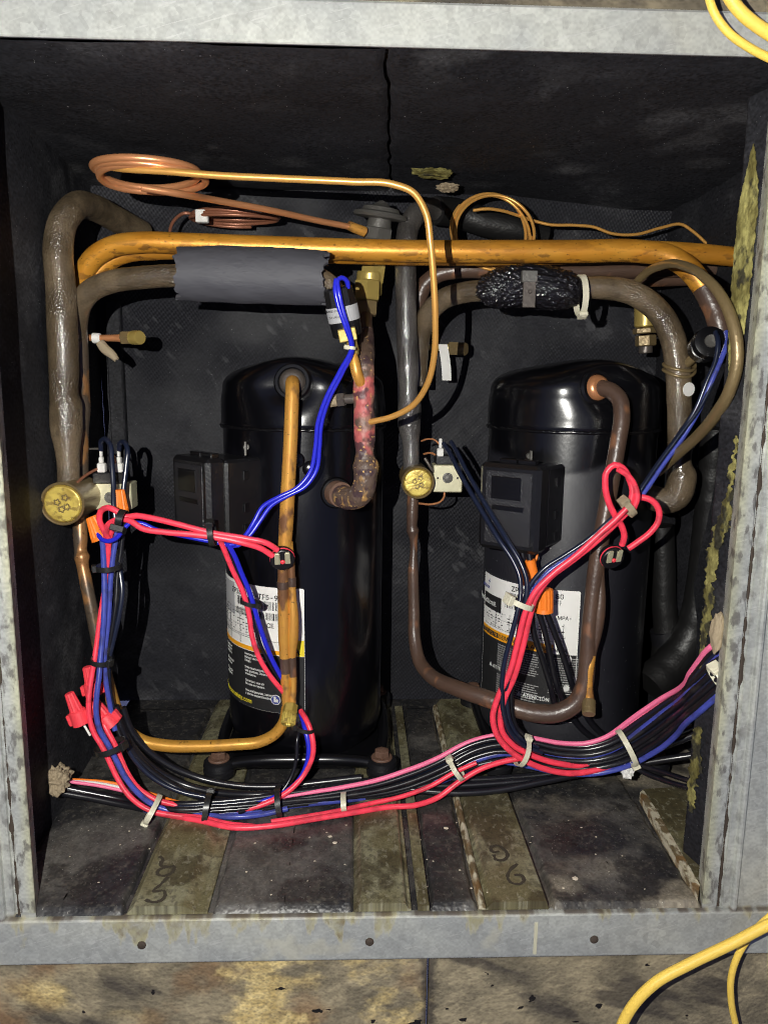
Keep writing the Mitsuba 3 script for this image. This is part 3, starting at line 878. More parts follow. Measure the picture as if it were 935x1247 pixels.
# label of the left compressor
def label_one():
    cx, cy, R = C1
    e = .0004
    lk = part(K1, 'label', patch(R + e, -88, (3.3,.182)[0], .100, (3.7,.2769)[1], cx, cy, .0003, .003), 'm_label_white')
    R1 = R + e + .0003
    def pt(name, az, z, zz, m, lay=0):
        part(lk, name, patch(R1 + lay * .0003, az[0], az[1], z, zz, cx, cy), m)
    zt = (3.7,.2769)[1]
    pt('grey_field', ((-80.0,.2715)[0] - 6, (-54.3,.2365)[0]), zt - .050, zt - .004, 'm_label_grey')
    pt('warning_band', (-87, (3.3,.182)[0] - .2), .183, .189, 'm_label_orange')
    part(lk, 'warning_field', patch(R1 + .0002, (-1.6,.1937)[0], (3.3,.182)[0] - .2, .1825, .205, cx, cy), 'm_label_yellow')
    tri = meshkit.text_mesh('A', .010, .0002, True)
    part(lk, 'warning_sign', wrap(tri, R1 + .0006, (-1.7,.1821)[0] - 3, .1855, cx, cy), 'm_ink')
    pt('black_field', (-87, (3.3,.182)[0] - .2), .1003, .182, 'm_label_black')
    # lettering and bar code
    tx = lambda s, h, p, m, b=False: part(lk, 'lettering', text(R1 + .0006, s, h, p[0], p[1], cx, cy, b), m, False)
    tx('ZP180KCE-TF5-930', .0070, ((-35.9,.2593)[0] - 22, (-35.9,.2593)[1]), 'm_ink', True)
    tx('CE', .0062, (-23.2,.2206), 'm_ink', True)
    r = np.random.default_rng(3)
    for (a0, a1), z, zz in (((-50, -6), zt - .032, zt - .020), ((-52, -14), zt - .046, zt - .036)):
        bars, a = [], a0
        while a < a1:
            w = r.choice([.25, .5, .8])
            bars.append(patch(R1 + .0002, a, a + w, z, zz, cx, cy))
            a += w + r.choice([.4, .6, 1.0])
        part(lk, 'bar_code', cat(bars), 'm_ink', False)
    lines = []
    for i in range(7):
        for a in np.arange(-80, -34, 3.2):
            if r.random() < .62:
                lines.append(patch(R1 + .0002, a, a + 2.4 * r.random() + .4, .207 + .0042 * i, .2082 + .0042 * i, cx, cy))
    for z in (.2035, .238):
        lines.append(patch(R1 + .0002, -84, -34, z, z + .0005, cx, cy))
    lines.append(patch(R1 + .0002, -84, -3, .201, .2015, cx, cy))
    for a in (-70, -62, -48, -36):
        lines.append(patch(R1 + .0002, a, a + .3, .190, .238, cx, cy))
    part(lk, 'rating_table', cat(lines), 'm_ink', False)
    t = ['Personal especia', 'Riesgo de incendio', 'fuego.', '', 'Evite quemaduras,', 'use guantes. Descarg', 'el sistema.', '', 'Conector: use un', 'No use en reparo.', '', 'Use refrigerante, lubricantes', 'y partes especificadas.']
    for i, s in enumerate(t):
        if s:
            tx(s, .0031, (-43, .1755 - .0048 * i), 'm_ink_white', True)
    t = ['Caution: hot', 'Safety first', 'Service by', '', 'Disconnect all', 'power first', '', 'Use goggles', 'and gloves']
    for i, s in enumerate(t):
        if s:
            tx(s, .0030, (-72, .1755 - .0052 * i), 'm_ink_white')
    tx('www.compressorsafety.com', .0062, (-95, .1060), 'm_label_yellow', True)
    for p, z in ((-17, .119), (-6.5, .133), (-6, .117)):
        a = math.radians(p)
        o, d = np.array([cx + (R1 + .0004) * math.sin(a), cy - (R1 + .0004) * math.cos(a), z]), (math.sin(a), -math.cos(a), 0)
        white = p < -10
        part(lk, 'symbol', lathe([(0, .0072), (.0004, .0072)], o, d, 28) if white else cat([lathe([(0, .0072), (.0004, .0072)], o, d, 28)]), 'm_ink_white' if white else 'm_label_grey', False)
        part(lk, 'symbol', cat([lathe([(.0004, .0062), (.0007, .0062)], o, d, 28)]), 'm_ink_blue' if white else 'm_label_black', False)
        if white:
            part(lk, 'symbol', cat([lathe([(.0007, .0018), (.001, .0018)], o + np.array([-.001, 0, .0034]), d, 16), obox(o + np.array([d[0], d[1], 0]) * .0009 + np.array([.0005, 0, -.001]), [np.array([math.cos(a), math.sin(a), 0]), np.array([0, 0, 1.]), np.array(d)], (.0032, .0022, .0002), .0001)]), 'm_ink_white', False)


label_one()


def label_two():
    cx, cy, R = C2
    e = .0004
    zt = (-8.0,.2736)[1]
    a1 = (-4.2,.2509)[0]
    lk = part(K2, 'label', patch(R + e, -86, a1, .085, zt, cx, cy, .0003, .003), 'm_label_white')
    R1 = R + e + .0003
    tx = lambda s, h, p, m, b=False: part(lk, 'lettering', text(R1 + .0006, s, h, p[0], p[1], cx, cy, b), m, False)
    zb = .196
    part(lk, 'logo_field', patch(R1, -84, (-60.3,.2445)[0], zt - .050, zt - .028, cx, cy), 'm_label_black')
    tx('CopelandScroll', .0068, ((-65.4,.2319)[0] - 33, zt - .043), 'm_ink_white', True)
    tx('EMERSON', .0042, ((-85.8,.2486)[0] - 3, zt - .021), 'm_ink_blue', True)
    o = (-75.9,.2654)
    a = math.radians(o[0])
    part(lk, 'emblem', wrap(cat([trimesh.creation.icosphere(2, .0016), trimesh.creation.box((.006, .0011, .0004)), trimesh.creation.box((.0012, .008, .0004))]).apply_scale([1, 1, .1]), R1 + .0004, o[0], zt - .010, cx, cy), 'm_ink_blue', False)
    tx('ZP180', .0072, ((-51.3,.2587)[0], zt - .012), 'm_ink', True)
    tx('80', .0066, ((-20.2,.2603)[0], zt - .012), 'm_ink', True)
    tx('MPA-', .0050, ((-18.3,.2259)[0], zt - .041), 'm_ink', True)
    r = np.random.default_rng(5)
    for (b0, b1), z, zz in ((((-56.2,.2467)[0], (-40.1,.2541)[0]), zt - .025, zt - .015), (((-56.2,.2467)[0], (-45.0,.252)[0]), zt - .038, zt - .028), (((-22.3,.2598)[0], (-16.0,.2611)[0]), zt - .021, zt - .014)):
        bars, b = [], b0
        while b < b1:
            w = r.choice([.3, .5, .9])
            bars.append(patch(R1, b, b + w, z, zz, cx, cy))
            b += w + r.choice([.5, .7, 1.1])
        part(lk, 'bar_code', cat(bars), 'm_ink', False)
    lines = []
    for i in range(6):
        for b in np.arange(-78, -14, 3.0):
            if r.random() < .6:
                lines.append(patch(R1, b, b + 2.2 * r.random() + .4, zb + .006 + .0042 * i, zb + .0072 + .0042 * i, cx, cy))
    for z in (zb + .018, zb + .004):
        lines.append(patch(R1, -80, -14, z, z + .0005, cx, cy))
    for b in (-66, -52, -40, -28, -14):
        lines.append(patch(R1, b, b + .3, zb + .004, zb + .03, cx, cy))
    part(lk, 'rating_table', cat(lines), 'm_ink', False)
    part(lk, 'warning_band', patch(R1, -85, (-19.8,.1785)[0], zb - .013, zb, cx, cy), 'm_label_orange')
    part(lk, 'black_field', patch(R1, -85, a1 - .4, .0855, zb - .013, cx, cy), 'm_label_black')
    part(lk, 'white_corner', patch(R1 + .0001, (-19.3,.1786)[0], a1 - .4, zb - .013, zb, cx, cy), 'm_label_white')
    R1 += .0001
    for b, s in (((-85.1,.1661)[0], 'AVERTISSEMENT'), ((-40.9,.1823)[0] + 1, 'ADVERTENCIA')):
        part(lk, 'warning_sign', wrap(trimesh.creation.extrude_polygon(Polygon([(0, 0), (.0085, 0), (.00425, .0075)]), .0002, engine='earcut'), R1 + .0004, b, zb - .011, cx, cy), 'm_ink', False)
        tx(s, .0066 if 'TISS' in s else .0052, (b + 5.0, zb - .010), 'm_ink', True)
    tx('WARNING', .0066, (-84, zb - .010), 'm_ink', True)
    for b, z, s in (((-66.8,.1135)[0], .139, 'ATTENTION'), ((-38.9,.125)[0], .113, 'ATENCIÓN')):
        part(lk, 'warning_sign', wrap(trimesh.creation.extrude_polygon(Polygon([(0, 0), (.0072, 0), (.0036, .0064)]), .0002, engine='earcut'), R1 + .0004, b - 4.5, z, cx, cy), 'm_ink_white', False)
        tx(s, .0052, (b, z), 'm_ink_white', True)
    fine = []
    for b0, b1, z0, z1 in ((-62, -28, .147, .178), (-62, -28, .095, .133), (-22, 3, .124, .178), (-22, -2, .0915, .109)):
        z = z1
        while z > z0:
            b = b0
            end = b1 - r.random() * 3
            while b < end:
                w = min(1.0 + 4.0 * r.random(), end - b)
                fine.append(patch(R1 + .0002, b, b + w, z - .0012, z, cx, cy))
                b += w + .5
            z -= .0034
    part(lk, 'fine_print', cat(fine), 'm_print_grey', False)
    labels[[q for q in scene if q.endswith('fine_print')][-1]] = {'kind': 'stuff'}
    # white hand signs at the right edge
    for p in ((-10.2,.1769), (-6.3,.1477), (-10.8,.1352)):
        pol = Polygon([(0, .002), (.003, 0), (.008, .001), (.010, .006), (.007, .011), (.0062, .007), (.0050, .0115), (.0042, .007), (.0030, .011), (.0025, .006), (0, .007), (.001, .004)])
        part(lk, 'hand_sign', wrap(trimesh.creation.extrude_polygon(pol, .0002, engine='earcut'), R1 + .0004, p[0] - 2, p[1] - .005, cx, cy), 'm_ink_white', False)


label_two()


# stubs
def stub(kk, p, d, mats, r=.019):
    d = unit(d)
    part(kk, 'discharge_boss', lathe([(-.012, r * 1.35), (.000, r * 1.35), (.0030, r * 1.22), (.0030, r * 1.02), (.0005, r * .95), (.0005, r * .55)], p, d, 36), mats[0])
    part(kk, 'stub_collar', lathe([(-.002, r * .95), (.004, r * .90), (.008, r * .70), (.009, r * .5)], p, d, 32), mats[1])


stub(K1, (.2474,.268,.5472), (-.14, -.97, .20), ('m_black_gloss', 'm_dark_steel'), .018)
stub(K2, (.6401,.278,.5442), (.30, -.94, .15), ('m_black_gloss', 'm_copper'), .018)
part(K1, 'suction_port', lathe([(-.02, .021), (0, .021), (.003, .019), (.003, .0165), (0, .015)], (.3022,.276,.4046), (.25, -.97, 0), 32), 'm_black_gloss')
part(K1, 'port_plug', cyl((.2943,.232,.5242), (.3054,.23,.5264), .0072, 24), 'm_tan')
part(K1, 'port_nut', cat([hexnut((.3054,.23,.5264), (.3144,.228,.5275), .0088), cyl((.3144,.228,.5275), (.3285,.224,.5288), .006, 20)]), 'm_dark_steel', 25)

# ---------------------------------------------------------------- pipes, left to right
p1 = thing('suction_pipe', 'thick grey-brown pipe standing at the left wall, bent back at the top', 'pipe')
part(p1, 'tube', tube([(.0044,.5,.7627,.0191),(-.0158,.44,.772,.0181),(-.0246,.37,.773,.0175),(-.0266,.31,.7607,.017),(-.0316,.275,.7316,.017),(-.0323,.262,.7055,.0174),(-.0297,.255,.6569,.0174),(-.0288,.25,.6082,.018),(-.0298,.25,.5592,.0176),(-.031,.25,.5233,.0177),(-.03,.25,.5173,.019),(-.0306,.25,.5042,.0193),(-.0313,.25,.4839,.0189),(-.0315,.25,.4635,.0154),(-.0314,.25,.448,.0139),(-.0329,.25,.4065,.014)], n=24), 'm_frost')
v1 = thing('brass_end_valve', 'round brass-faced valve body at the foot of the left grey-brown pipe', 'valve')


def barrel(kk, p, r, length, d=(0, 1, 0)):
    p = np.asarray(p)
    part(kk, 'body', lathe([(.0062, r * .84), (.0045, r * .875), (.001, r * .90), (0, r * .95), (.0015, r), (.006, r), (.008, r * .94), (length, r * .94), (length + .008, r * .6)], p, d, 44), 'm_brass_dark')
    part(kk, 'face', lathe([(.0062, r * .87), (.0048, r * .86), (.0022, r * .80), (.0016, r * .74), (.0019, r * .05)], p, d, 44), 'm_brass_bright')
    s = r / .028
    a, b, dd = basis(d)
    q = []
    for (u, w) in ((-.006, .002), (.004, .008), (.006, -.004), (-.001, -.007)):
        o = p + dd * .0016 + np.array([1, 0, 0]) * u * s + np.array([0, 0, 1]) * w * s
        th = np.linspace(0, 2 * np.pi, 40)
        rr = .0034 * s * (1 + .22 * np.cos(5 * th))
        q.append(tube(np.stack([o[0] + rr * np.cos(th), o[1] + 0 * th, o[2] + rr * np.sin(th)], 1), .0008 * s, 6, .002, False)[:2])
    part(kk, 'stamp', cat(q), 'm_brass_dark')


barrel(v1, (-.0258,.205,.3994), .0265, .075)
p2 = thing('drain_pipe', 'copper pipe running down from the left brass valve and along the floor rightwards', 'pipe')
part(p2, 'upper_tube', tube([(-.028,.27,.382,.009),(-.0262,.262,.3458,.009),(-.025,.258,.324,.009),(-.0242,.257,.322,.0098),(-.0237,.256,.3158,.0082),(-.0194,.252,.2939,.0079),(-.0116,.247,.2515,.008)], n=20), 'm_drain')
part(p2, 'tube', tube([(-.0116,.247,.2515,.008),(-.0027,.243,.1973,.0082),(.0066,.24,.1533,.0084),(.0154,.237,.1204,.0086),(.0279,.234,.0953,.0084),(.0481,.232,.08,.0083),(.0783,.23,.0739,.0081),(.1213,.229,.073,.0079),(.1698,.228,.0755,.0077),(.2054,.228,.0799,.0076),(.225,.227,.0919,.0074),(.2361,.226,.1096,.0072),(.2395,.226,.1278,.007)], n=20), 'm_drain')
p3 = thing('twin_tube', 'amber copper discharge tube dropping from the left compressor cap and splitting in two', 'pipe')
part(p3, 'tube', tube([(.2484,.268,.5462,.0088),(.2489,.25,.5464,.0087),(.2499,.237,.5386,.0086),(.2495,.233,.5227,.0086),(.2479,.23,.4828,.0088),(.2443,.229,.4217,.0089),(.2407,.229,.3644,.009),(.2372,.228,.317,.0073),(.2364,.228,.2934,.0068),(.2366,.228,.2685,.0073),(.2374,.228,.2444,.0079),(.2371,.228,.2191,.0074),(.2379,.228,.1969,.0069),(.2386,.228,.1633,.0067),(.24,.226,.1301,.0064),(.2404,.226,.1164,.0064)], n=20), 'm_stained')
part(p3, 'tube', tube([(.2445,.231,.3482,.0047),(.2469,.229,.3167,.0047),(.2477,.229,.2931,.0047),(.2481,.229,.2758,.0052),(.2489,.229,.2518,.0068),(.2481,.229,.2243,.0074),(.2469,.229,.2021,.0058),(.2467,.229,.1853,.0051),(.2482,.227,.158,.0048),(.2461,.224,.131,.0053)], n=18), 'm_stained')
for q in ("344.3,708,.228,14.5 344.4,716,.228,14.5", "355.3,706,.229,11 355.5,714,.229,11", "347.5,804,.228,14 348,816,.228,13.6", "355.5,803,.229,11 356,818,.229,10.5"):
    pass
part(p3, 'brazed_collar', tube([(.2362,.228,.2977,.0074),(.2363,.228,.2923,.0075),(.2364,.228,.288,.0074)], n=18), 'm_brown')
part(p3, 'brazed_collar', tube([(.2476,.229,.3028,.0054),(.2476,.229,.2953,.0057),(.2478,.229,.2909,.0055)], n=18), 'm_brown')
part(p3, 'brazed_collar', tube([(.2382,.228,.1958,.0073),(.2384,.228,.188,.0074),(.239,.227,.1749,.0069)], n=18), 'm_brown')
part(p3, 'brazed_collar', tube([(.2468,.229,.1965,.0058),(.247,.229,.1853,.0057),(.2475,.228,.17,.0052)], n=18), 'm_brown')
a, b = np.array((.2452,.222,.1342)), np.array((.2427,.2,.1117))
part(p3, 'service_cap', cat([hexnut(a, a + (b - a) * .35, .0095), lathe([(0, .0088), (.003, .0094), (.014, .0094), (.0155, .0082), (.0155, .004), (.0175, .0035)], a + (b - a) * .36, b - a, 40, 20, .03)]), 'm_brass_bright', 25)

p4 = thing('foam_wrapped_pipe', 'grey-brown pipe looping over from the left wall into the grey foam sleeve', 'pipe')
part(p4, 'tube', tube([(-.0303,.3,.5988,.0131),(-.0252,.29,.6187,.0135),(-.013,.275,.6417,.0137),(.0041,.265,.6556,.0136),(.0296,.258,.6649,.0135),(.0666,.25,.6693,.0134),(.1217,.245,.6724,.0133),(.2248,.245,.6712,.0129),(.289,.245,.6655,.0149),(.2979,.245,.6608,.0129),(.3059,.245,.6513,.01)], n=22), 'm_frost')


part(p4, 'lower_tube', tube([(-.0325,.285,.3575,.0097),(-.0308,.29,.4276,.0097),(-.027,.29,.4864,.0096),(-.0258,.29,.5075,.0111),(-.028,.3,.5387,.0106),(-.0272,.3,.5803,.0111),(-.0279,.3,.6061,.0116)], n=20), 'm_drain')


def sleeve(pts, n=40, m=60, ragged=.003, seed=1, th=.004, crease=None):
    s = spline(np.asarray(pts, float), .003)
    c, r = s[:, :3], s[:, 3]
    t, a, b = frames(c)
    ang = np.linspace(0, 2 * np.pi, n + 1)
    out = []
    for inner in (0, 1):
        v = []
        for i in range(len(c)):
            e = 0.0
            if i == 0 or i == len(c) - 1:
                e = ragged * (meshkit.fbm(np.stack([np.cos(ang) * 4, np.sin(ang) * 4, ang * 0 + seed + i], 1), 3) - .5) * 2.5
            q = np.stack([np.cos(ang) * 2.2, np.sin(ang) * 2.2, ang * 0 + i * .12 + seed], 1)
            rr = (r[i] - inner * th) * (1 + .07 * (meshkit.fbm(q, 2) - .5))
            if crease:
                f_ = i / (len(c) - 1)
                rr = rr * (1 - .085 * np.exp(-((f_ - crease[0] - .11 * np.sin(ang - crease[1])) / .022) ** 2) * np.clip(np.cos(ang - crease[1]) * 1.4, 0, 1) - .10 * np.exp(-((np.angle(np.exp(1j * (ang - crease[2])))) / .05) ** 2))
            v.append(c[i] + (np.cos(ang) * rr)[:, None] * a[i] + (np.sin(ang) * rr)[:, None] * b[i] + np.multiply.outer(e + 0 * ang, t[i]))
        out.append(np.vstack(v))
    L, k1 = len(c), n + 1
    i, j = np.meshgrid(np.arange(L - 1), np.arange(n), indexing='ij')
    k = (i * k1 + j).ravel()
    f = np.vstack([np.stack([k, k + 1, k + k1 + 1], 1), np.stack([k, k + k1 + 1, k + k1], 1)])
    o = L * k1
    ends = []
    for base in (0, (L - 1) * k1):
        q = base + np.arange(n)
        ends += [np.stack([q, q + 1, q + 1 + o], 1), np.stack([q, q + 1 + o, q + o], 1)]
    return trimesh.Trimesh(np.vstack(out), np.vstack([f, f[:, ::-1] + o] + ends), process=False)


SEAM = -1.57
sl = thing('foam_sleeve', 'dark grey foam insulation sleeve wrapped around the upper left pipe', 'insulation')
add(sl, sleeve([(.1159,.245,.6742,.031),(.156,.245,.6744,.0326),(.2051,.245,.6737,.0331),(.2544,.245,.6731,.0327),(.29,.245,.6713,.0318)], 96, ragged=.007, crease=(.70, SEAM, SEAM + .95)), 'm_foam', 60)

p5 = thing('gold_pipe', 'amber lacquered copper pipe across the top, turning down to the brown joint at right', 'pipe')
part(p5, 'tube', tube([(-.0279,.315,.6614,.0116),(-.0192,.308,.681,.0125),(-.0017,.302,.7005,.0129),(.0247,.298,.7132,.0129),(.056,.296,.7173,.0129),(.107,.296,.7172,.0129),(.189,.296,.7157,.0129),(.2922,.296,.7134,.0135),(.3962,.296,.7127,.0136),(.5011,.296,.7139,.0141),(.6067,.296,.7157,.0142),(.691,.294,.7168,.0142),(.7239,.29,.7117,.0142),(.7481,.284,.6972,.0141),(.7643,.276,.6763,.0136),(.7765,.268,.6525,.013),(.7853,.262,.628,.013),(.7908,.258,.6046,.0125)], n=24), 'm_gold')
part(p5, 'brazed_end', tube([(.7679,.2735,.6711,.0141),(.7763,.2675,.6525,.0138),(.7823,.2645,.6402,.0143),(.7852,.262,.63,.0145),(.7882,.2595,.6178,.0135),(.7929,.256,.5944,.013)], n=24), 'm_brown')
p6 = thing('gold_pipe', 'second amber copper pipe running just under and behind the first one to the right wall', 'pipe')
part(p6, 'tube', tube([(-.0224,.325,.6523,.0107),(-.015,.325,.673,.0112),(.003,.325,.6948,.0117),(.0287,.325,.7074,.0117),(.0688,.325,.7121,.0117),(.1848,.325,.712,.0122),(.2911,.325,.7118,.0123),(.3983,.325,.7115,.0123),(.5604,.325,.7142,.0124),(.7239,.325,.7231,.0125),(.7791,.325,.7209,.0125),(.8348,.325,.7166,.0125),(.9018,.325,.7135,.0126)], n=20), 'm_gold')

c1 = thing('capillary_coil', 'bright copper tube coiled at the upper left and carried across to the brazed pipe', 'tube')


def coil(center, rx, ry, turns, r, tilt, start, drift, seed, z=(0, 0, 1)):
    th = start + np.linspace(0, 2 * np.pi * turns, int(turns * 26))
    j = meshkit.noise(np.stack([th * .6 + seed, th * 0, th * 0], 1)) - .5
    e1, e2 = np.array([1, 0, 0.0]), np.array(tilt, float)
    d = np.asarray(drift)
    k = np.linspace(-.5, .5, len(th))[:, None]
    return np.asarray(center) + (np.cos(th) * rx * (1 + .16 * j))[:, None] * e1 + (np.sin(th) * ry * (1 + .08 * j))[:, None] * e2 + d * k + np.outer(j, d) * .5


cc = coil((.1055,.165,.7661), .0548, .0481, 2.35, 0, (.04, .96, -.045), math.pi, (.004, .008, -.009), 6)
run = np.array([(.0607,.15,.7698),(.0712,.138,.767),(.0874,.128,.7632),(.1311,.12,.7597),(.1813,.118,.7563),(.2484,.116,.754),(.324,.112,.7513),(.3643,.11,.7493),(.3853,.108,.7413),(.3982,.107,.7222),(.4042,.11,.693),(.4092,.118,.6571),(.4132,.13,.6158),(.4145,.145,.5815),(.4089,.165,.5471),(.3938,.185,.522),(.3715,.198,.5087),(.3444,.21,.501)])
part(c1, 'lead', tube(run, .0073 / 2, 12), 'm_copper_lacquer')
part(c1, 'turns', tube(cc, .0077 / 2, 12), 'm_copper')
part(c1, 'tail', tube([(.0979,.155,.7512),(.1318,.17,.7494),(.161,.23,.7559),(.2221,.28,.7553),(.2806,.325,.7523),(.3229,.345,.7486),(.3404,.352,.746)], .008 / 2, 12), 'm_copper')
part(c1, 'coil_clip', cat([box(np.array((.0443,.198,.785)) - .004, np.array((.0497,.198,.7851)) + [.004, .006, .004], .001)]), 'm_dark_steel')
part(c1, 'end_collar', tube([(.3164,.342,.751,.0059),(.3294,.348,.7471,.0065),(.3382,.352,.7449,.0066)], n=14), 'm_stained')
c2 = thing('capillary_coil', 'thin dark copper tube coiled flat behind the amber pipe, left of centre', 'tube')
part(c2, 'turns', tube(coil((.1578,.42,.7735), .0582, .052, 4.2, 0, (0, .9, .05), 1.2, (.006, .004, .012), 5), .0045 / 2, 9), 'm_copper_dark')
part(c2, 'lead', tube([(.1041,.42,.7747),(.0871,.42,.7776),(.0742,.41,.7657),(.0703,.4,.7508),(.0752,.39,.7276),(.0823,.38,.7069)], .0045 / 2, 9), 'm_copper_dark')
part(c2, 'coil_clip', box(np.array((.1142,.385,.7638)) - .005, np.array((.121,.385,.7703)) + .005, .001), 'm_white')
c3 = thing('capillary_coil', 'thin brass-coloured tube coiled upright above the amber pipe, right of centre', 'tube')
part(c3, 'turns', tube(coil((.5165,.4,.7575), .0535, .0523, 3.6, 0, (0, .25, .97), 2.4, (.008, -.018, -.006), 8), .0046 / 2, 9, .003), 'm_copper_lacquer')
part(c3, 'lead', tube([(.4884,.395,.7833),(.5044,.395,.7857),(.5282,.4,.785),(.5535,.41,.7809),(.5769,.42,.7766),(.6007,.42,.7715),(.6385,.42,.771),(.6647,.42,.7693),(.6925,.42,.7608),(.7283,.42,.7603),(.7634,.42,.7699),(.7928,.42,.7749),(.8091,.42,.7662),(.8334,.42,.7475)], .0044 / 2, 9), 'm_copper_lacquer')

# expansion valve in the middle
tv = thing('expansion_valve', 'brass expansion valve with a grey disc head behind the amber pipe at centre', 'valve')
o, up = np.array((.3563,.375,.745)), unit((.13, -.12, 1))
s = .0012
part(tv, 'disc_head', lathe([(17 * s, 12 * s), (18 * s, 29 * s), (20.5 * s, 31 * s), (23 * s, 29.5 * s), (25 * s, 22 * s), (29 * s, 20 * s), (31 * s, 10 * s), (36 * s, 4 * s), (37 * s, 1 * s)], o, up, 48), 'm_steel')
part(tv, 'neck', cat([hexnut(o - up * 6 * s, o + up * 8 * s, 17 * s), lathe([(8 * s, 14 * s), (17 * s, 13 * s)], o, up, 28)]), 'm_steel', 25)
part(tv, 'body', hexnut(o - up * 52 * s, o - up * 6 * s, 15 * s), 'm_brass', 25)
part(tv, 'barrel', cat([lathe([(-74 * s, 14.5 * s), (-73 * s, 15 * s), (-50 * s, 15 * s), (-48 * s, 14 * s)], np.array((.3483,.372,.7549)), up * [.3, 1, 1], 32)]), 'm_brass')
q0, q1, q2, q3 = (np.array(x) for x in ((.3421,.362,.6829), (.3417,.36,.6567), (.3413,.358,.637), (.3414,.355,.6194)))
part(tv, 'union_nut', hexnut(q0, q1, 15.5 * s), 'm_brass', 25)
part(tv, 'union_nut', hexnut(q1 + (q2 - q1) * .05, q2, 13 * s), 'm_brass_dark', 25)
part(tv, 'outlet_tube', tube([(.3412,.358,.6414,.0078),(.3411,.335,.6268,.0082),(.3418,.3,.612,.0074)], n=18), 'm_brown')

# braised riser and elbow into the left compressor
rp = thing('brazed_riser', 'flame-reddened copper riser with an elbow into the side of the left compressor', 'pipe')
part(rp, 'tube', tube([(.3419,.31,.6147,.0081),(.3416,.275,.5964,.0094),(.3392,.24,.5793,.0116),(.3372,.224,.5672,.0124),(.3372,.22,.5535,.0129),(.3374,.219,.5241,.0129),(.3387,.219,.4844,.013),(.3394,.219,.4542,.0131),(.3399,.219,.4512,.0146),(.3401,.219,.4339,.0147),(.3382,.222,.4192,.0142),(.3311,.23,.4066,.0144),(.3197,.243,.4024,.0146),(.3089,.262,.4036,.0143),(.3022,.278,.4043,.014)], n=28, wob=.05), 'm_braze')
part(rp, 'port_collar', tube([(.3095,.258,.4047,.0164),(.3022,.277,.4045,.0167)], n=28), 'm_rust')
part(rp, 'inlet_stub', tube([(.3243,.206,.5821,.0044),(.3263,.205,.5706,.0063),(.3293,.205,.5573,.0066),(.3343,.212,.5467,.0064),(.3393,.224,.5407,.006)], n=16), 'm_stained')

# solenoid on the sleeve's far end
so = thing('solenoid_valve', 'dark solenoid with a white label band between foam sleeve and brazed riser', 'valve')
a, b = np.array((.3059,.205,.6575)), np.array((.3183,.215,.5994))
d = b - a
L = np.linalg.norm(d)
part(so, 'coil_cap', lathe([(0, .015), (.002, .0175), (.36 * L, .0185), (.37 * L, .016)], a, d, 10), 'm_black_box', 25)
part(so, 'label_band', lathe([(.36 * L, .0186), (.37 * L, .0190), (.64 * L, .0190), (.65 * L, .0186)], a, d, 36), 'm_label_grey', 40)
part(so, 'coil_body', lathe([(.63 * L, .0180), (.66 * L, .0185), (.92 * L, .0175), (.95 * L, .0150)], a, d, 36), 'm_black_box')
e, dd, nn = unit(np.cross(d, [0, 1, 0])), unit(d), unit(np.cross(unit(np.cross(d, [0, 1, 0])), d))
part(so, 'bracket', obox(a + d * .92 + nn * -.0005 + np.array([0, -.012, 0]), [e, dd, nn], (.0105, .0075, .010), .001), 'm_brass', False)
for sgn in (-1, 1):
    m = meshkit.text_mesh('SOLENOID COIL' if sgn > 0 else '24V 60Hz', .0024, .0001)
    v = m.vertices
    ax = unit(d)
    ang = -1.45 + v[:, 0] / .0191 + (.0 if sgn > 0 else .35)
    e1, e2 = e, np.array([0, -1, 0.0])
    e2 = unit(e2 - ax * (e2 @ ax))
    m.vertices = a + np.outer(.50 * L - v[:, 1] + (.004 if sgn > 0 else -.003) * -1, ax) + (.0191 + v[:, 2])[:, None] * (np.sin(ang)[:, None] * -e * np.sign(e[0]) * -1 + np.cos(ang)[:, None] * e2)
    part(so, 'lettering', m, 'm_ink', False)
part(so, 'outlet', cat([cyl((.3213,.212,.5993), (.3253,.208,.584), .0065, 20), cyl((.3243,.209,.5879), (.3263,.207,.5802), .0055, 20)]), 'm_brass')

# gauge ports
gp = thing('gauge_port', 'small brass gauge port with a tan paper tag beside the left pipe', 'valve')
part(gp, 'stem', tube([(-.031,.32,.6008,.0043),(.0004,.318,.6006,.0043),(.0155,.317,.6008,.0048),(.0243,.316,.6008,.0059),(.0373,.315,.6015,.0064)], n=16), 'm_copper')
part(gp, 'hex', hexnut((.0222,.316,.6008), (.0352,.315,.6014), .009), 'm_brass_dark', 25)
part(gp, 'cap', lathe([(0, .0078), (.001, .0088), (.0035, .0080), (.005, .0092), (.015, .0092), (.017, .0082)], (.0365,.314,.6014), np.array((.0593,.296,.6009)) - np.array((.0365,.314,.6014)), 28), 'm_brass')
tg = part(gp, 'tag', sleeve([(-.0021,.305,.5943,.0058),(.0044,.303,.586,.0064),(.0138,.302,.5788,.0053),(.0187,.302,.5727,.0037)], 16, th=.001, ragged=.001), 'm_tan')
part(gp, 'tag_wrap', lathe([(0, .0062), (.001, .0068), (.009, .0066), (.010, .006)], (-.0155,.318,.6004), (1, 0, 0), 20), 'm_white')
gp = thing('gauge_port', 'brass gauge port with a white paper tag right of the centre pipe', 'valve')
part(gp, 'stem', tube([(.4285,.45,.5986,.0049),(.4517,.448,.5989,.0049),(.4651,.447,.5984,.0061)], n=16), 'm_brass')
part(gp, 'hex', hexnut((.4652,.447,.5978), (.4798,.446,.5973), .0108), 'm_brass_dark', 25)
part(gp, 'cap', lathe([(0, .0088), (.001, .0096), (.012, .0096), (.014, .0086)], (.4786,.446,.5973), np.array((.4955,.435,.5966)) - np.array((.4786,.446,.5973)), 28), 'm_brass_dark')


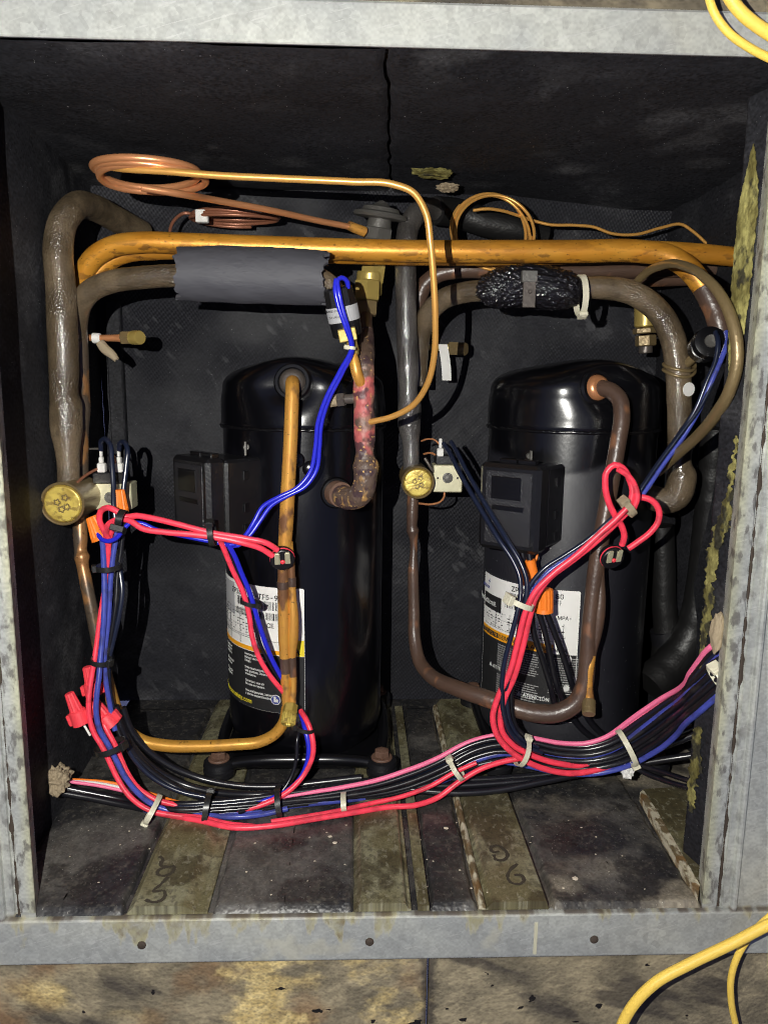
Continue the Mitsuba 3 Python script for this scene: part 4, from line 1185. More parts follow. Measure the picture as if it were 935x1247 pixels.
def ribbon(pts, w, tdir, th=.0006):
    s = spline(np.asarray(pts, float), .003)
    t, _, _ = frames(s)
    sd = np.asarray(tdir, float)
    n = unit(np.cross(sd, [0, 0, 1]))
    v = np.stack([s - sd * w / 2 - n * th / 2, s + sd * w / 2 - n * th / 2, s + sd * w / 2 + n * th / 2, s - sd * w / 2 + n * th / 2], 1).reshape(-1, 3)
    i, j = np.meshgrid(np.arange(len(s) - 1), np.arange(4), indexing='ij')
    k, k2 = (i * 4 + j).ravel(), (i * 4 + (j + 1) % 4).ravel()
    f = np.vstack([np.stack([k, k2, k2 + 4], 1), np.stack([k, k2 + 4, k + 4], 1), [[0, 2, 1], [0, 3, 2]], [[4 * len(s) - 4, 4 * len(s) - 3, 4 * len(s) - 2], [4 * len(s) - 4, 4 * len(s) - 2, 4 * len(s) - 1]]])
    return trimesh.Trimesh(v, f, process=False)


part(gp, 'tag', ribbon([(.4555,.439,.6033),(.458,.436,.5902),(.4607,.435,.5723),(.4628,.437,.5507)], .0139, (1, .1, 0)), 'm_white', False)

# centre pipe
p7 = thing('centre_pipe', 'thick dark grey pipe standing between the compressors, bent back at the top', 'pipe')
part(p7, 'tube', tube([(.4651,.47,.7956,.0164),(.4343,.44,.7936,.0153),(.4122,.41,.7805,.015),(.3982,.385,.756,.0147),(.3945,.372,.7248,.0146),(.3947,.365,.6862,.0143),(.3966,.36,.6204,.0144),(.3998,.36,.565,.0145),(.4017,.36,.5234,.0143),(.4023,.36,.5188,.0158),(.4027,.36,.4972,.0158),(.4036,.36,.4811,.015),(.405,.36,.465,.0119),(.4059,.36,.4453,.0116),(.4071,.36,.4102,.0117)], n=24), 'm_grey')
part(p7, 'black_sleeve', tube([(.4408,.445,.7925,.0196),(.4737,.47,.7946,.0206),(.5176,.475,.7836,.0208),(.5682,.48,.7749,.0209),(.6107,.49,.768,.0199)], n=24), 'm_hose', label='black foam sleeve on the bent-back end')
v2 = thing('brass_end_valve', 'round brass-faced valve body at the foot of the centre pipe', 'valve')
barrel(v2, (.4129,.315,.413), .0225, .085)
p8 = thing('discharge_loop', 'dark brown pipe looping from the centre valve under the right compressor label to its cap', 'pipe')
part(p8, 'tube', tube([(.4107,.372,.3907,.0083),(.41,.37,.355,.0083),(.4103,.37,.3381,.0083),(.4109,.37,.3356,.0092),(.4116,.37,.3308,.0077),(.4123,.365,.2707,.0078),(.4142,.36,.2162,.0084),(.4154,.35,.1757,.009),(.4215,.33,.1506,.0095),(.4378,.3,.139,.0104),(.4666,.27,.1357,.011),(.5022,.245,.1322,.0116),(.5378,.228,.1257,.0119),(.569,.22,.1211,.0124),(.5951,.216,.124,.0124),(.6155,.214,.1373,.0118),(.626,.214,.1611,.0112),(.629,.216,.1952,.0106),(.6295,.218,.2334,.0101),(.6321,.221,.2764,.01),(.6358,.224,.319,.0105),(.6406,.226,.3562,.0105),(.6466,.23,.3979,.0104),(.6534,.234,.4446,.0104),(.6587,.238,.4806,.0104),(.6629,.244,.5112,.0104),(.6613,.252,.5304,.0104),(.6534,.262,.5404,.0105),(.6447,.272,.5438,.0106),(.6398,.284,.5441,.0112)], n=24), 'm_brown')
part(p8, 'second_leg', tube([(.6371,.224,.3512,.0047),(.6394,.222,.3195,.0058),(.6413,.22,.2963,.0058),(.6418,.219,.2825,.0068),(.6407,.217,.2558,.0079),(.6385,.215,.2289,.0063),(.6359,.214,.2126,.0048),(.6331,.212,.1956,.0045)], n=16), 'm_brown')
part(p8, 'service_stem', tube([(.6337,.212,.2045,.0048),(.6307,.21,.1897,.0058),(.6296,.208,.1704,.0053),(.6306,.206,.1533,.0058),(.6311,.206,.1442,.0074)], n=16), 'm_stained')
a, b = np.array((.6307,.205,.1458)), np.array((.6256,.186,.1276))
part(p8, 'service_cap', lathe([(0, .0075), (.001, .0088), (.012, .0088), (.0130, .0080), (.0140, .0088), (.0185, .0086), (.0195, .0078)], a, b - a, 32), 'm_brass_dark')

# brown header, grey loop and tarry wrap to the right
p9 = thing('brown_header', 'dark brown copper pipe running behind and below the amber pipe to the right wall', 'pipe')
part(p9, 'tube', tube([(.4156,.42,.5775,.0114),(.4147,.42,.6242,.0113),(.416,.415,.6584,.0115),(.4245,.41,.6841,.0117),(.4424,.405,.6984,.0116),(.4685,.4,.7037,.0116),(.5196,.4,.7046,.0116),(.6365,.4,.7053,.0116),(.7541,.4,.7094,.0117),(.8725,.4,.7124,.0117),(.9441,.4,.7136,.0117)], n=18), 'm_brown')
part(p9, 'tube', tube([(.7146,.42,.6977,.0119),(.7866,.42,.7011,.0119),(.8832,.42,.7049,.0119),(.9561,.42,.7061,.012)], n=18), 'm_brown')
p10 = thing('wrapped_pipe', 'grey-brown frosted pipe arching over the right compressor and down behind the blue wires', 'pipe')
part(p10, 'tube', tube([(.4159,.4,.5422,.0142),(.4164,.4,.5771,.0141),(.4191,.385,.6166,.0139),(.4283,.365,.6432,.0141),(.4449,.345,.659,.0138),(.4697,.325,.6659,.0136),(.5035,.3,.6669,.0138),(.5545,.29,.6686,.0137),(.6114,.285,.6699,.0136),(.6425,.283,.6702,.0147),(.671,.282,.6665,.0147),(.6984,.282,.6547,.0152),(.7205,.283,.6357,.0153),(.7369,.284,.6081,.0159),(.7465,.285,.5738,.0161),(.7533,.287,.5261,.0157),(.76,.29,.4718,.0159),(.7648,.292,.4363,.0166),(.7656,.292,.433,.0182),(.7668,.293,.4161,.0189),(.763,.297,.3998,.019),(.7513,.303,.3919,.018),(.7386,.315,.3945,.017),(.7228,.335,.3959,.0173)], n=26), 'm_frost')
part(p10, 'clamp_ring', tube(np.vstack([coil((.749,.285,.5707), .0197, .0186, 2.3, 0, (.0, .95, .35), .5, (.0, 0, .014), 3)]), .0021, 10), 'm_brass_dark')
wr = thing('tar_wrap', 'lumpy black tar insulation wrapped on the arching pipe under the amber pipe', 'insulation')
m = trimesh.creation.icosphere(5)
u = m.vertices.copy()
k = .88 + .30 * meshkit.fbm(u * [22, 8, 8] + 3, 5)
u = np.sign(u) * np.abs(u) ** [.55, 1, 1]
m.vertices = np.array((.5489,.283,.6658)) + u * k[:, None] * [.0654, .026, .026] + np.outer(np.exp(-((u[:, 0] + .1) / .5) ** 2) * .005, [0, 0, 1])
add(wr, m, 'm_tar', True)
mt = part(wr, 'metal_clip', cat([box(np.array((.5324,.25,.6415)), np.array((.5482,.252,.6839)), .0006)]), 'm_dark_steel', False, label='bare metal strip, shiny at the top')
part(wr, 'metal_clip', box(np.array((.5304,.2492,.6716)), np.array((.5496,.256,.6854)), .0006), 'm_steel', False)
part(wr, 'clip_screw', lathe([(0, .0026), (.001, .0024), (.002, .0015)], (.5407,.25,.6602), (0, -1, 0), 14), 'm_dark_steel')


def tie(parent, p1, p2, depth, w, m, head=1, name='cable_tie', hs=1.0):
    """a tie strap: an oval band through p1 and p2 (its far ends in the view) and a head at one of them"""
    p1, p2 = np.asarray(p1, float), np.asarray(p2, float)
    c, ax = (p1 + p2) / 2, (p2 - p1)
    a = np.linalg.norm(ax) / 2
    ax = unit(ax)
    dy = unit(np.array([0, 1, 0]) - ax * ax[1])
    nn = np.cross(ax, dy)
    th = np.linspace(0, 2 * np.pi, 41)[:-1]
    ring = c + np.outer(np.cos(th) * a, ax) + np.outer(np.sin(th) * depth, dy)
    outw = np.outer(np.cos(th), ax) + np.outer(np.sin(th), dy)
    v = np.stack([ring + nn * w / 2, ring + nn * w / 2 + outw * .0011, ring - nn * w / 2 + outw * .0011, ring - nn * w / 2], 1).reshape(-1, 3)
    n = len(th)
    i, j = np.meshgrid(np.arange(n), np.arange(4), indexing='ij')
    k, k2 = i * 4 + j, i * 4 + (j + 1) % 4
    k3, k4 = ((i + 1) % n) * 4 + j, ((i + 1) % n) * 4 + (j + 1) % 4
    f = np.vstack([np.stack([k.ravel(), k2.ravel(), k4.ravel()], 1), np.stack([k.ravel(), k4.ravel(), k3.ravel()], 1)])
    ms = [trimesh.Trimesh(v, f, process=False)]
    if head:
        t0 = (0.35 if head > 0 else math.pi - .35)
        t0 = -t0
        hc = c + ax * math.cos(t0) * a + dy * (math.sin(t0) * depth)
        o = unit(ax * math.cos(t0) + dy * math.sin(t0))
        tt = np.cross(nn, o)
        ms.append(obox(hc + o * .0022 * hs, [nn, tt, o], (w * .72 * hs, w * .85 * hs, .0026 * hs), .0006))
        ms.append(obox(hc + o * .0049 * hs, [nn, tt, o], (w * .35, w * .5, .0004), .0002))
    m3 = cat(ms)
    return part(parent, name, m3, m, 30)


tk = thing('cable_tie', 'pale cable tie hanging on the frosted pipe beside the tar wrap', 'cable tie')
tie(tk, (.6079,.268,.6829), (.6106,.268,.6341), .022, .0075, 'm_tie_white', 1, 'strap')
st = thing('round_sticker', 'small round white sticker on the frosted pipe at right', 'sticker')
add(st, lathe([(0, .009), (.0006, .0088), (.0008, .0084)], (.7577,.271,.5435), (.25, -.97, 0), 28), 'm_white')
p11 = thing('bronze_tube', 'slim bronze tube arching around the right side of the blue-wired solenoid', 'tube')
part(p11, 'tube', tube([(.6884,.3,.6779,.0048),(.6925,.27,.6885,.0052),(.6953,.23,.691,.0052),(.6925,.16,.6815,.005),(.6939,.11,.6639,.0052),(.6983,.08,.6441,.0055),(.7028,.06,.6198,.0058),(.7069,.05,.5944,.0061),(.7091,.05,.5703,.0062),(.7087,.06,.5449,.0063),(.7113,.09,.5202,.0066),(.7162,.14,.4937,.0065),(.7163,.19,.4682,.0064),(.7159,.25,.4379,.0063)], n=18), 'm_brass_dark')
bv = thing('service_valve', 'brass service valve with dark nuts hanging behind the right frosted arch', 'valve')
ax = lambda x, y: np.array((.7406,.4,.6503)) + [0, 0, -y * .0012]
part(bv, 'body', cyl(np.array((.7406,.4,.6663)), np.array((.7433,.4,.6297)), .0158, 28), 'm_brass')
part(bv, 'nut', hexnut(np.array((.7433,.4,.6286)), np.array((.7439,.4,.6205)), .0183), 'm_brass_dark', 25)
part(bv, 'nut', hexnut(np.array((.7441,.4,.6182)), np.array((.7452,.4,.6032)), .0146), 'm_brass_dark', 25)
part(bv, 'stem', cyl(np.array((.7452,.4,.6032)), np.array((.7459,.4,.5927)), .0097, 20), 'm_dark_steel')
s2 = thing('solenoid_valve', 'black solenoid with a pale band and blue leads below the brown right joint', 'valve')
a, b = np.array((.7519,.205,.6018)), np.array((.7595,.265,.5871))
d = b - a
part(s2, 'coil', lathe([(0, .012), (.002, .0185), (.012, .0195), (.013, .0165), (.018, .0165), (.019, .0185), (.034, .018), (.036, .012)], a, d, 36), 'm_black_gloss')
part(s2, 'band', lathe([(.0125, .0172), (.0130, .0176), (.0180, .0176), (.0185, .0172)], a, d, 36), 'm_white')
part(s2, 'face_plate', cat([lathe([(-.001, .003), (-.0018, .0075), (.0015, .0085)], a, d, 24)]), 'm_steel')
part(s2, 'stem', tube([(.7602,.262,.588,.0063),(.7547,.272,.5779,.0058),(.7479,.28,.5716,.0053)], n=14), 'm_brass_dark')
hz = thing('black_hose', 'broad black insulated hose bending down in the dark right corner', 'hose')
part(hz, 'tube', tube([(.8401,.36,.4897,.0199),(.8463,.37,.4179,.0215),(.85,.38,.343,.0219),(.8537,.39,.2651,.0224),(.849,.39,.2005,.0238),(.8329,.39,.1479,.0265),(.8007,.38,.1147,.0289),(.7753,.37,.0963,.0287)], n=24, wob=.05), 'm_hose')
hz = thing('black_hose', 'black insulated hose dropping below the frosted elbow', 'hose')
part(hz, 'tube', tube([(.7973,.42,.3349,.0176),(.8048,.42,.2702,.0178),(.8111,.42,.2042,.0186),(.8181,.42,.164,.0207),(.8212,.42,.1233,.0247)], n=22), 'm_hose')
part(hz, 'band', tube([(.8124,.42,.1694,.0213),(.8191,.42,.1505,.0239)], n=22), 'm_rubber')

# ---------------------------------------------------------------- pressure switches
def switch(label, px, tails):
    k = thing('pressure_switch', label, 'switch')
    (x0, y0, x1, y1, Y) = px
    return k


sw = thing('pressure_switch', 'zinc-plated pressure switch with two black wires right of the left brass valve', 'switch')
pl0, pl1 = np.array((-.0151,.275,.3813)), np.array((.0382,.275,.416))
part(sw, 'plate', box([pl0[0], .272, pl0[2]], [pl1[0], .300, pl1[2]], .0012), 'm_zinc', False)
b0, b1 = np.array((-.009,.275,.4157)), np.array((.0304,.275,.4299))
part(sw, 'block', box([b0[0], .268, b0[2]], [b1[0], .298, b1[2]], .001), 'm_black_box', False)
part(sw, 'rivet', lathe([(0, .0075), (.001, .0072), (.0012, .004), (.003, .0036), (.003, .001)], (.0107,.2725,.3969), (0, -1, 0), 24), 'm_steel')
part(sw, 'rivet', lathe([(0, .0026), (.001, .0022), (.002, .001)], (-.0039,.2725,.3968), (0, -1, 0), 16), 'm_dark_steel')


def spade(parent, x, y0, y1, Y):
    a, b = np.array(P(100,y0,.27)), None


for q in ((123.5, 'a'), (145, 'b')):
    pass
for lo, mid, top in (((-.0031,.272,.43), (.0069,.272,.4417), (.0058,.272,.4617)), ((.0199,.272,.4302), (.0288,.272,.4419), (.0276,.272,.4619))):
    lo, mid, top = map(np.array, (lo, mid, top))
    cx = (lo[0] + mid[0]) / 2
    part(sw, 'terminal', cat([box([lo[0], .269, lo[2]], [mid[0], .278, mid[2]], .001), box([cx - .0025, .270, mid[2] + .0002], [cx + .0025, .277, mid[2] + .008], .0008), box([cx - .0017, .271, mid[2] + .0082], [cx + .0017, .276, top[2] + .004], .0008)]), 'm_white', False)
part(sw, 'capillary', tube([(-.0181,.21,.4106),(-.0169,.23,.4199),(-.0112,.25,.4285),(-.0032,.27,.4345)], .0018, 10), 'm_copper_dark')
part(sw, 'capillary', tube([(-.0289,.3,.4567),(-.0166,.295,.4578),(-.0022,.29,.4584)], .0014, 10), 'm_steel')
part(sw, 'capillary', tube([(.0082,.29,.4548),(.0147,.285,.4489),(.0168,.28,.4388),(.0153,.28,.4302)], .0016, 10), 'm_copper')
sw = thing('pressure_switch', 'zinc-plated pressure switch with a centre screw beside the middle brass valve', 'switch')
pl0, pl1 = np.array((.4354,.335,.3977)), np.array((.4756,.335,.4359))
part(sw, 'plate', box([pl0[0], .332, pl0[2]], [pl1[0], .360, pl1[2]], .0012), 'm_zinc', False)
b0, b1 = np.array((.4379,.335,.4367)), np.array((.4673,.335,.4472))
part(sw, 'block', box([b0[0], .330, b0[2]], [b1[0], .358, b1[2] + .002], .001), 'm_black_box', False)
part(sw, 'rivet', lathe([(0, .0075), (.001, .0072), (.0012, .005), (.0026, .0046), (.003, .002)], (.4553,.3325,.4177), (0, -1, 0), 24), 'm_steel')
for px in ((.4415,.3325,.4176), (.469,.3325,.4178)):
    part(sw, 'rivet', lathe([(0, .0018), (.0006, .0016), (.001, .001)], px, (0, -1, 0), 12), 'm_dark_steel')
lo, mid, top = np.array((.4398,.333,.4472)), np.array((.4486,.333,.4586)), np.array((.446,.333,.4722))
cx = (lo[0] + mid[0]) / 2
part(sw, 'terminal', cat([box([lo[0], .330, lo[2]], [mid[0], .339, mid[2]], .001), box([cx - .002, .331, mid[2] + .0002], [cx + .002, .338, top[2]], .0008)]), 'm_white', False)
for s in ("513,537,.36 521,534,.35 530,536,.343 535,542,.34", "516,553,.36 524,551,.35 531,554,.345 533,560,.34"):
    pass
part(sw, 'capillary', tube([(.42,.36,.4663),(.4283,.35,.4701),(.438,.343,.469),(.4435,.34,.4636)], .0013, 9), 'm_copper')
part(sw, 'capillary', tube([(.4239,.36,.4478),(.4322,.35,.4506),(.4387,.345,.4483),(.442,.342,.4417)], .0015, 9), 'm_copper')
part(sw, 'capillary', tube([(.4526,.345,.3974),(.4528,.345,.3904),(.4477,.35,.3814),(.4355,.355,.3769),(.4187,.365,.3764)], .0016, 9), 'm_copper')
part(sw, 'capillary', tube([(.423,.335,.4446),(.4275,.333,.438),(.4334,.333,.429),(.4371,.335,.4253)], .0022, 9), 'm_dark_steel')


# ---------------------------------------------------------------- wire nuts and line switches
def wire_nut(label, tip, base, r0, r1, m, group=None, wings=True, skirt=True):
    k = thing('wire_nut', label, 'wire nut', group)
    tip, base = np.asarray(tip, float), np.asarray(base, float)
    L = np.linalg.norm(base - tip)
    if skirt:
        ms = [lathe([(0, r0 * .85), (.02 * L, r0), (.58 * L, r1 * .74)], tip, base - tip, 48, 12, .05), lathe([(.56 * L, r1 * .84), (.60 * L, r1), (L, r1 * 1.08), (L, r1 * .8)], tip, base - tip, 48)]
    else:
        ms = [lathe([(0, r0 * .85), (.03 * L, r0), (.86 * L, r1 * .96)], tip, base - tip, 60, 15, .045), lathe([(.84 * L, r1 * .98), (L, r1 * 1.04), (L, r1 * .8)], tip, base - tip, 48)]
    if wings:
        d = unit(base - tip)
        s = unit(np.cross(d, [0, 1, 0]))
        n = np.cross(d, s)
        for q in (-1, 1):
            ms.append(obox(tip + d * L * .80 + s * q * r1 * 1.15, [s, d, n], (r1 * .30, L * .17, r1 * .35), .001))
    add(k, cat(ms), m, 30)


wire_nut('orange wire nut tilted on the left bundle beside the brass valve', (.0051,.215,.3826), (.0166,.215,.3549), .0066, .0122, 'm_orange', None, False, False)
wire_nut('orange wire nut standing upright in front of the left zinc switch', (.0348,.235,.4133), (.036,.235,.3843), .0057, .0088, 'm_orange', None, False, False)
wire_nut('red wire nut pointing left, lowest of the three on the left bundle', (-.0235,.185,.1669), (-.0097,.185,.1268), .0054, .0103, 'm_red_nut')
wire_nut('red wire nut pointing up behind the left bundle, topmost of the three', (-.0087,.21,.1911), (-.0015,.21,.1538), .0056, .0101, 'm_red_nut')
wire_nut('red wire nut tipped to the right behind the blue wire of the left bundle', (-.0015,.2,.1483), (.0214,.2,.1162), .008, .012, 'm_red_nut')
wire_nut('large orange wire nut over the right compressor label with three black cables', (.5672,.215,.2922), (.5687,.215,.2618), .0112, .0117, 'm_orange', None, False, False)
on = thing('crimp_connector', 'slim orange crimp sleeve below the right terminal box', 'connector')
add(on, cyl((.55,.225,.3272), (.5576,.225,.2991), .0067, 24), 'm_orange')
on = thing('crimp_connector', 'dark orange crimp half hidden behind the black wires below the right terminal box', 'connector')
add(on, cyl((.5446,.232,.3168), (.5499,.232,.2928), .0062, 24), 'm_orange')


def thermostat(label, c, d, r):
    k = thing('line_switch', label, 'switch')
    part(k, 'housing', lathe([(.014, r * .85), (.010, r * .97), (.004, r), (.001, r), (0, r * .93), (-.0005, r * .3)], c, d, 36), 'm_rubber')
    part(k, 'red_ring', lathe([(.0045, r * 1.0), (.0048, r * 1.03), (.0062, r * 1.03), (.0065, r)], c, d, 36), 'm_red')
    a, b, dd = basis(d)
    c = np.asarray(c)
    x, z = unit(np.array([1, 0, 0]) - dd * dd[0]), None
    z = np.cross(dd, x)
    z = z * np.sign(z[2])
    for q in (-1, 1):
        part(k, 'terminal', cat([obox(c - dd * .001 + x * q * r * .42 + z * r * .25, [x, z, dd], (r * .22, r * .5, .0012), .0003), obox(c - dd * .0025 + x * q * r * .42 + z * r * .62, [x, z, dd], (r * .16, r * .32, .0014), .0003)]), 'm_zinc', False)
    part(k, 'reset_button', lathe([(-.0028, r * .12), (-.002, r * .18), (.001, r * .2)], c - z * r * .08, d, 16), 'm_red_nut')


thermostat('round black temperature switch with two red leads on the amber twin tube', (.2384,.205,.33), unit((-.15, .90, .42)), .0151)
thermostat('round black temperature switch under the red wire loop on the right brown pipe', (.6474,.195,.3358), unit((-.2, .92, .35)), .0149)


# ---------------------------------------------------------------- wiring
def wire(parent, name, pts, px, m, Y=.2, n=10):
    return part(parent, name, tube(pts, px * .001 / 2, n, .004), m)


def bundle(parent, path, specs, spread_a=1.0, seed=0, step=.012):
    """wires along one path (rows x,y,z): specs = (name, material, diameter px, up offset px, back offset px) with slow wander"""
    base = spline(np.asarray(path, float), step)
    t = np.gradient(base, axis=0)
    t /= np.linalg.norm(t, axis=1, keepdims=True)
    up = np.array([0, 0, 1.0]) - t * t[:, 2:3]
    up /= np.linalg.norm(up, axis=1, keepdims=True)
    bk = np.cross(up, t)
    px = .001
    s = np.linspace(0, 1, len(base))
    for i, (name, m, w, a, b) in enumerate(specs):
        w = w * 1.16
        aa = np.array(a, float) if np.ndim(a) else np.array([a, a], float)
        off = np.interp(s, np.linspace(0, 1, len(aa)), aa)
        j = (meshkit.noise(np.stack([s * 6 + seed * 3.1 + i * 5.7, s * 0, s * 0], 1)) - .5) * 2.2
        j2 = (meshkit.noise(np.stack([s * 6 + seed * 1.7 + i * 3.3 + 50, s * 0, s * 0], 1)) - .5) * 3
        p = base + up * ((off * (1.15 + .45 * s) + j) * px)[:, None] + bk * ((b * (1 - .7 * s ** 4) + j2) * px)[:, None]
        p[:, 2] = np.maximum(p[:, 2], w * px / 2 + .0075)
        part(parent, name, tube(p, w * px / 2, 10, .005), m)


LH = thing('left_harness', 'red, blue and black wire bundle hanging by the left wall with red wire nuts', 'wiring harness')
wire(LH, 'red_wire', [(.0355,.205,.3734),(.0284,.21,.3602),(.0249,.212,.3432),(.0218,.215,.3196),(.0172,.212,.289),(.0127,.205,.2573),(.0087,.2,.2261),(.0063,.195,.2066),(.0028,.19,.184),(.0007,.183,.158),(.0015,.18,.1356),(.0062,.178,.1182),(.016,.176,.1006),(.0238,.174,.0841),(.0349,.17,.0609),(.0505,.165,.0394),(.0725,.163,.0227),(.1027,.162,.0152),(.1385,.16,.0127),(.1763,.1455,.0125),(.207,.1398,.0125)], 6.6, 'm_red')
wire(LH, 'red_wire', [(0,.21,.1626),(.0043,.2,.1428),(.0165,.19,.1199),(.0279,.186,.0988),(.0348,.184,.0821),(.0442,.18,.062),(.0571,.178,.0429),(.0742,.177,.0299),(.0997,.176,.0213),(.1409,.174,.0142),(.1818,.175,.0132),(.2175,.18,.0201),(.2448,.19,.031),(.2642,.2,.0493),(.2746,.205,.074),(.2734,.21,.0954),(.2654,.22,.1134),(.2569,.235,.1191)], 7.2, 'm_red')
wire(LH, 'blue_wire', [(.0159,.21,.3683),(.0183,.21,.356),(.019,.21,.3313),(.0195,.205,.291),(.019,.2,.261),(.0164,.195,.2278),(.0151,.19,.2085),(.0148,.185,.1924),(.0129,.178,.1687),(.0117,.175,.1454),(.0149,.174,.1244),(.0251,.173,.1032),(.0335,.172,.0851),(.0441,.17,.0631),(.0598,.168,.042),(.0774,.168,.0263),(.1034,.168,.016),(.1424,.1657,.0125),(.1839,.1614,.0125),(.2237,.1699,.0125),(.2439,.175,.0149)], 6.8, 'm_blue_print')
wire(LH, 'blue_wire', [(.0347,.217,.3711),(.033,.217,.3556),(.0296,.215,.3353),(.0263,.212,.31),(.0234,.208,.269),(.0199,.204,.2332),(.0167,.2,.2047),(.0172,.2,.1755),(.0206,.2,.1427),(.0268,.195,.112)], 6.4, 'm_blue_print')
wire(LH, 'navy_wire', [(.0409,.222,.365),(.0372,.22,.3373),(.033,.216,.3089),(.0311,.21,.2737),(.0255,.206,.2378),(.0186,.203,.2013),(.0177,.203,.1633),(.0239,.2,.1262),(.0359,.196,.0948)], 6.2, 'm_black_print')
wire(LH, 'black_wire', [(.0039,.268,.459),(.0061,.263,.4699),(.0137,.256,.4746),(.0213,.25,.468),(.0246,.243,.4492),(.0276,.235,.4194),(.0302,.225,.3902),(.0332,.222,.3701),(.0372,.222,.3494),(.0353,.22,.3184),(.0387,.214,.2884),(.0356,.21,.2631),(.0291,.207,.2353),(.0211,.205,.2027),(.0187,.206,.1621),(.025,.206,.1234),(.0351,.205,.0902),(.0488,.204,.0647),(.0728,.204,.0394),(.1089,.204,.0207),(.1351,.204,.0147)], 6.5, 'm_navy')
wire(LH, 'black_wire', [(.0266,.268,.4591),(.0296,.263,.468),(.0366,.257,.4706),(.0424,.25,.463),(.0419,.245,.444),(.0392,.24,.4188),(.0377,.235,.3989)], 6.5, 'm_navy')
wire(LH, 'black_wire', [(.259,.235,.1029),(.2539,.215,.0896),(.253,.21,.0669),(.2468,.205,.0432),(.2357,.197,.0271),(.2216,.19,.0164),(.1825,.1706,.0125)], 5.2, 'm_black_wire')
wire(LH, 'blue_wire', [(.2565,.24,.1145),(.2646,.215,.1009),(.2692,.207,.0798),(.2651,.203,.0557),(.2529,.195,.0373),(.2374,.19,.0277),(.2117,.185,.0194),(.1707,.18,.0126)], 6.6, 'm_blue')
wire(LH, 'white_wire', [(-.0113,.187,.1292),(-.0056,.184,.1218),(.0005,.182,.1119)], 3.0, 'm_white_wire')
tie(LH, (.0138,.2,.3224), (.0415,.2,.3235), .016, .006, 'm_tie_black', -1)
tie(LH, (.0051,.19,.2085), (.0269,.19,.2053), .014, .006, 'm_tie_black', 1)
tie(LH, (.009,.175,.0957), (.0446,.175,.1053), .018, .007, 'm_tie_black', 1)
SL = thing('sensor_leads', 'pair of red leads and blue wires tied across to the left compressor temperature switch', 'wiring harness')
wire(SL, 'red_wire', [(.0269,.208,.3575),(.0241,.2,.3693),(.0209,.197,.383),(.024,.195,.3933),(.0336,.193,.3977),(.0443,.192,.393),(.0528,.192,.387),(.0664,.192,.3881),(.0853,.19,.3856),(.1146,.188,.3791),(.1564,.187,.3685),(.1973,.187,.3616),(.2224,.19,.355),(.2335,.196,.3456)], 7.4, 'm_red')
wire(SL, 'red_wire', [(.0239,.213,.3492),(.0247,.206,.361),(.0293,.2,.3744),(.0387,.196,.3812),(.0488,.192,.384),(.0596,.188,.3828),(.0736,.185,.3745),(.1007,.184,.3699),(.1345,.184,.367),(.1588,.184,.3641),(.1925,.186,.3568),(.2141,.192,.3484),(.2271,.199,.3376)], 7.4, 'm_red')
wire(SL, 'blue_wire', [(.0146,.207,.3628),(.0215,.2,.3571),(.0306,.196,.356),(.0415,.193,.3607),(.0501,.192,.371),(.0576,.194,.3787),(.0688,.196,.3784),(.0877,.197,.3702),(.1221,.196,.3625),(.1583,.196,.3555),(.1797,.198,.3521),(.1928,.205,.3609),(.2031,.212,.377),(.214,.216,.3958),(.2343,.216,.4082),(.2563,.218,.4193),(.2714,.22,.4374),(.2787,.218,.469),(.2821,.213,.4992),(.2922,.207,.5289),(.309,.2,.5609),(.3224,.19,.589),(.3158,.182,.6107),(.3075,.178,.6339),(.3038,.178,.6536),(.3046,.182,.663)], 5.6, 'm_blue')
wire(SL, 'blue_wire', [(.1674,.2,.3506),(.1847,.204,.3497),(.1982,.209,.3611),(.2109,.214,.3787),(.224,.217,.3967),(.2442,.218,.409),(.2663,.22,.4211),(.2794,.222,.4403),(.2836,.22,.4688),(.2859,.216,.4961),(.2951,.21,.5269),(.3108,.203,.558),(.3234,.192,.5873),(.3186,.184,.609),(.3121,.18,.6305),(.3075,.178,.6519),(.3064,.181,.6621),(.3119,.185,.6653),(.3175,.19,.6615),(.3184,.195,.6557)], 5.4, 'm_blue')
wire(SL, 'blue_wire', [(.3055,.18,.661),(.3101,.183,.6659),(.3156,.188,.663),(.3174,.195,.6566)], 4.0, 'm_blue')
wire(SL, 'red_wire', [(.1654,.19,.3588),(.1695,.198,.3428),(.1765,.207,.3179),(.1881,.213,.2868),(.1943,.216,.2581),(.1977,.217,.2285),(.2053,.219,.2004),(.2183,.221,.1752),(.2345,.225,.151),(.246,.238,.1293)], 6.6, 'm_red')
wire(SL, 'blue_wire', [(.1723,.195,.3558),(.1796,.203,.3376),(.1869,.211,.3127),(.1959,.216,.286),(.2041,.219,.2528),(.2127,.221,.2216),(.2215,.223,.1955),(.2315,.226,.1731),(.2395,.24,.1491)], 6.2, 'm_blue')
wire(SL, 'white_wire', [(.1688,.198,.3541),(.1752,.205,.335),(.1835,.213,.308),(.1913,.218,.2768),(.1997,.22,.2438),(.2083,.222,.2136),(.2181,.225,.1892),(.2299,.23,.1647)], 4.6, 'm_black_wire')
tie(SL, (.155,.186,.3807), (.1581,.186,.3536), .012, .0069, 'm_tie_black', -1)
tie(SL, (.0482,.186,.3762), (.053,.186,.3951), .012, .0079, 'm_tie_black', -1, hs=1.4)
tie(SL, (.1859,.213,.2772), (.2062,.213,.2719), .011, .0049, 'm_tie_black', 1)
tie(SL, (.2521,.213,.1088), (.2754,.213,.103), .011, .0049, 'm_tie_black', -1)
tie(SL, (.3187,.187,.588), (.3263,.187,.5871), .004, .0035, 'm_tie_white', -1)

